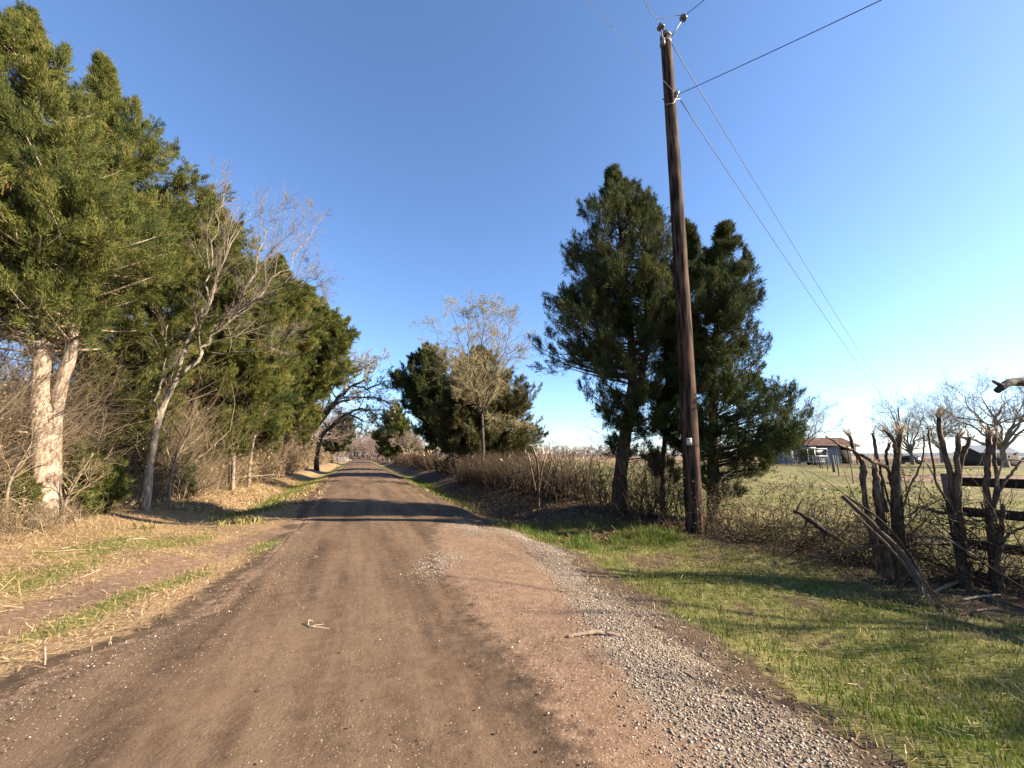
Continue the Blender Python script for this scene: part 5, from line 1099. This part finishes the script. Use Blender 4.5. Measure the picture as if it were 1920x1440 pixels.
for z in (tz + th_ - .12,): m.tube([yc + bx * (tl - .25) - by * 1.05 + UP * z, yc + bx * (tl + .02) - by * 1.05 + UP * (z - .08), yc + bx * (tl + .08) - by * 1.05 + UP * (z - .5)], [.09, .09, .07], 8)
m.build("frame", M_WHITE, tr)
m = MB(); m.box(yc + bx * tl * .5 + UP * (tz + 1.7) - by * .99, (tl * .47, .02, .58), [bx, by, UP]); m.box(yc + bx * tl * .5 + UP * (tz + 1.2) + by * .95, (tl * .47, .02, 1.1), [bx, by, UP])
for k in range(3): m.box(yc + bx * tl * .5 + UP * (tz + .25 + .27 * k) - by * 1.0, (tl * .48, .02, .05), [bx, by, UP])
m.build("side_panel", M_DKPANEL, tr)
m = MB(); m.box(yc + bx * tl * .30 + UP * (tz + th_ + .2), (tl * .28, .5, .1), [bx, by, UP]); m.build("roof_rack", M_WHITE, tr)
for sx in (.42, .66):
    m = MB(); c = yc + bx * tl * sx + UP * .36
    for s in (-1, 1): m.tube([c + by * s * .95, c + by * s * .75], [.36, .36], 16)
    m.build("wheel", M_TYRE, tr)
m = MB(); m.tube([yc + bx * 0 + UP * tz, yc - bx * 1.2 + UP * .5], [.06, .06], 6); m.build("tongue", M_DARKWOOD, tr)
# small white tank between the cedar and the barn
wk = thing("white_tank", "small white tank half hidden by the cedar left of the barn", "tank", base_at(1480, 70, 0))
c = base_at(1480, 70, 0); m = MB(); m.add(*lathe([(.001, 0), (.75, 0), (.75, 1.5), (.62, 1.75), (.2, 1.9), (.001, 1.92)], c + UP * .9, UP, 20)); m.build("shell", M_WHITE, wk, True)
m = MB()
for a_ in (0, 1.57, 3.14, 4.71): m.tube([c + RV * .5 * cos(a_) + GV * .5 * sin(a_), c + RV * .5 * cos(a_) + GV * .5 * sin(a_) + UP * .92], [.05, .05], 6)
m.build("legs", M_POST, wk)
# grey-roofed shed
Ds = 68.0; s0 = base_at(1842, Ds, 0); sx_, sdp, sev, srd = 5.6, 4.0, 2.2, 3.5
shed = thing("shed", "dark shed with a blue-grey metal roof behind the largest oak", "shed", s0)
sb = nrm(RV - GV * .1); sy_ = np.cross(UP, sb); M_SHED = plain("dark_shed_boards", (.07, .055, .05), .85, .15, 0, .3, 3, (5, 5, .3)); M_SROOF = plain("blue_grey_roof", (.20, .24, .29), .5, .4, .2, .12, 2)
m = MB(); m.box(s0 + sb * sx_ / 2 + sy_ * sdp / 2 + UP * sev / 2, (sx_ / 2, sdp / 2, sev / 2), [sb, sy_, UP]); m.build("wall", M_SHED, shed)
m = MB(); e0 = s0 - sb * .35 - sy_ * .35 + UP * (sev - .05); v1 = sy_ * (sdp / 2 + .35) + UP * (srd - sev); l1 = np.linalg.norm(v1)
corr(m, e0, sb, v1 / l1, sx_ + .7, l1, np.cross(sb, v1 / l1), .45, .03); e1_ = s0 - sb * .35 + sy_ * (sdp + .35) + UP * (sev - .05); v2 = -sy_ * (sdp / 2 + .35) + UP * (srd - sev); corr(m, e1_, sb, v2 / l1, sx_ + .7, l1, np.cross(sb, v2 / l1), .45, .03)
m.build("roof", M_SROOF, shed)
for q in (0, sx_):
    a = s0 + sb * q; MB().add([a + UP * sev, a + sy_ * sdp + UP * sev, a + sy_ * sdp / 2 + UP * (srd - .06)], [[0, 1, 2]]).build("gable", M_SHED, shed)
m = MB(); m.box(s0 + sb * sx_ * .3 - sy_ * .02 + UP * .95, (.5, .03, .95), [sb, sy_, UP]); m.build("door", plain("pale_door", (.34, .33, .31), .7), shed)
m = MB(); m.box(s0 + sb * sx_ * .7 - sy_ * .02 + UP * 1.25, (.45, .03, .4), [sb, sy_, UP]); m.build("window", M_DKPANEL, shed)
# parked dark car, seen from behind
Dc = 82.0; c0 = base_at(1704, Dc, 0); cx_, cy_ = nrm(RV * .95 + GV * .3), None; cy_ = np.cross(UP, cx_)
car = thing("parked_car", "small dark car parked near the pasture oak", "car", c0)
M_CAR = plain("dark_car_paint", (.025, .028, .038), .25, .5, .1, .1); M_GLASS = plain("car_glass", (.06, .07, .08), .08, .6)
prof = [(-2.0, .35), (-2.05, .75), (-1.85, 1.0), (-1.55, 1.5), (-1.1, 1.68), (.2, 1.66), (.85, 1.15), (1.9, 1.0), (2.1, .7), (2.05, .35)]
V = []
for s, k in ((-.82, 1), (.82, 1)):
    for a_, z in prof: V.append(c0 + cy_ * a_ + cx_ * s * (1 if z < 1.1 else .86) + UP * z)
n = len(prof); i = np.arange(n - 1); F4 = np.stack([i, i + 1, i + 1 + n, i + n], 1)
me = MB(); me.add(V, [[0, k, k + 1] for k in range(1, n - 1)] + [[n, n + k + 1, n + k] for k in range(1, n - 1)], np.vstack([F4, [[n - 1, 0, n, 2 * n - 1]]])); me.build("body", M_CAR, car)
m = MB(); m.box(c0 - cy_ * 1.73 + UP * 1.28, (.62, .02, .17), [cx_, nrm(cy_ * .86 + UP * -.5), nrm(UP * .86 + cy_ * .5)]); m.box(c0 - cx_ * .755 - cy_ * .4 + UP * 1.36, (.02, .8, .17), [cx_, cy_, UP]); m.build("window", M_GLASS, car)
for s in (-1, 1):
    m = MB(); m.box(c0 - cy_ * 2.04 + cx_ * .68 * s + UP * .85, (.1, .03, .1), [cx_, cy_, UP]); m.build("tail_light", plain("tail_light_red", (.35, .03, .02), .3), car)
    for q in (-1.25, 1.3):
        m = MB(); c = c0 + cy_ * q + cx_ * .72 * s + UP * .33; m.tube([c - cx_ * .11, c + cx_ * .11], [.33, .33], 14); m.build("wheel", M_TYRE, car)
# orange leaves piled at the pole foot
rg = np.random.default_rng(8); n = 260; c0_ = G(1332, 972); V, F = leafblades(c0_ + np.stack([rg.normal(0, .22, n), rg.normal(0, .2, n), rg.uniform(0, .16, n)], 1), nrm(rg.standard_normal((n, 3))), rg.uniform(.04, .1, n), rg.uniform(.025, .05, n), rg)
tag(build("leaf_pile", V, [F], tint_mat("orange_leaves", [(0, (.30, .12, .04)), (1, (.60, .34, .16))], .8, .1, .2), None, np.repeat(rg.random(n), 3)), "small pile of orange dead leaves at the utility pole foot", "leaf pile")
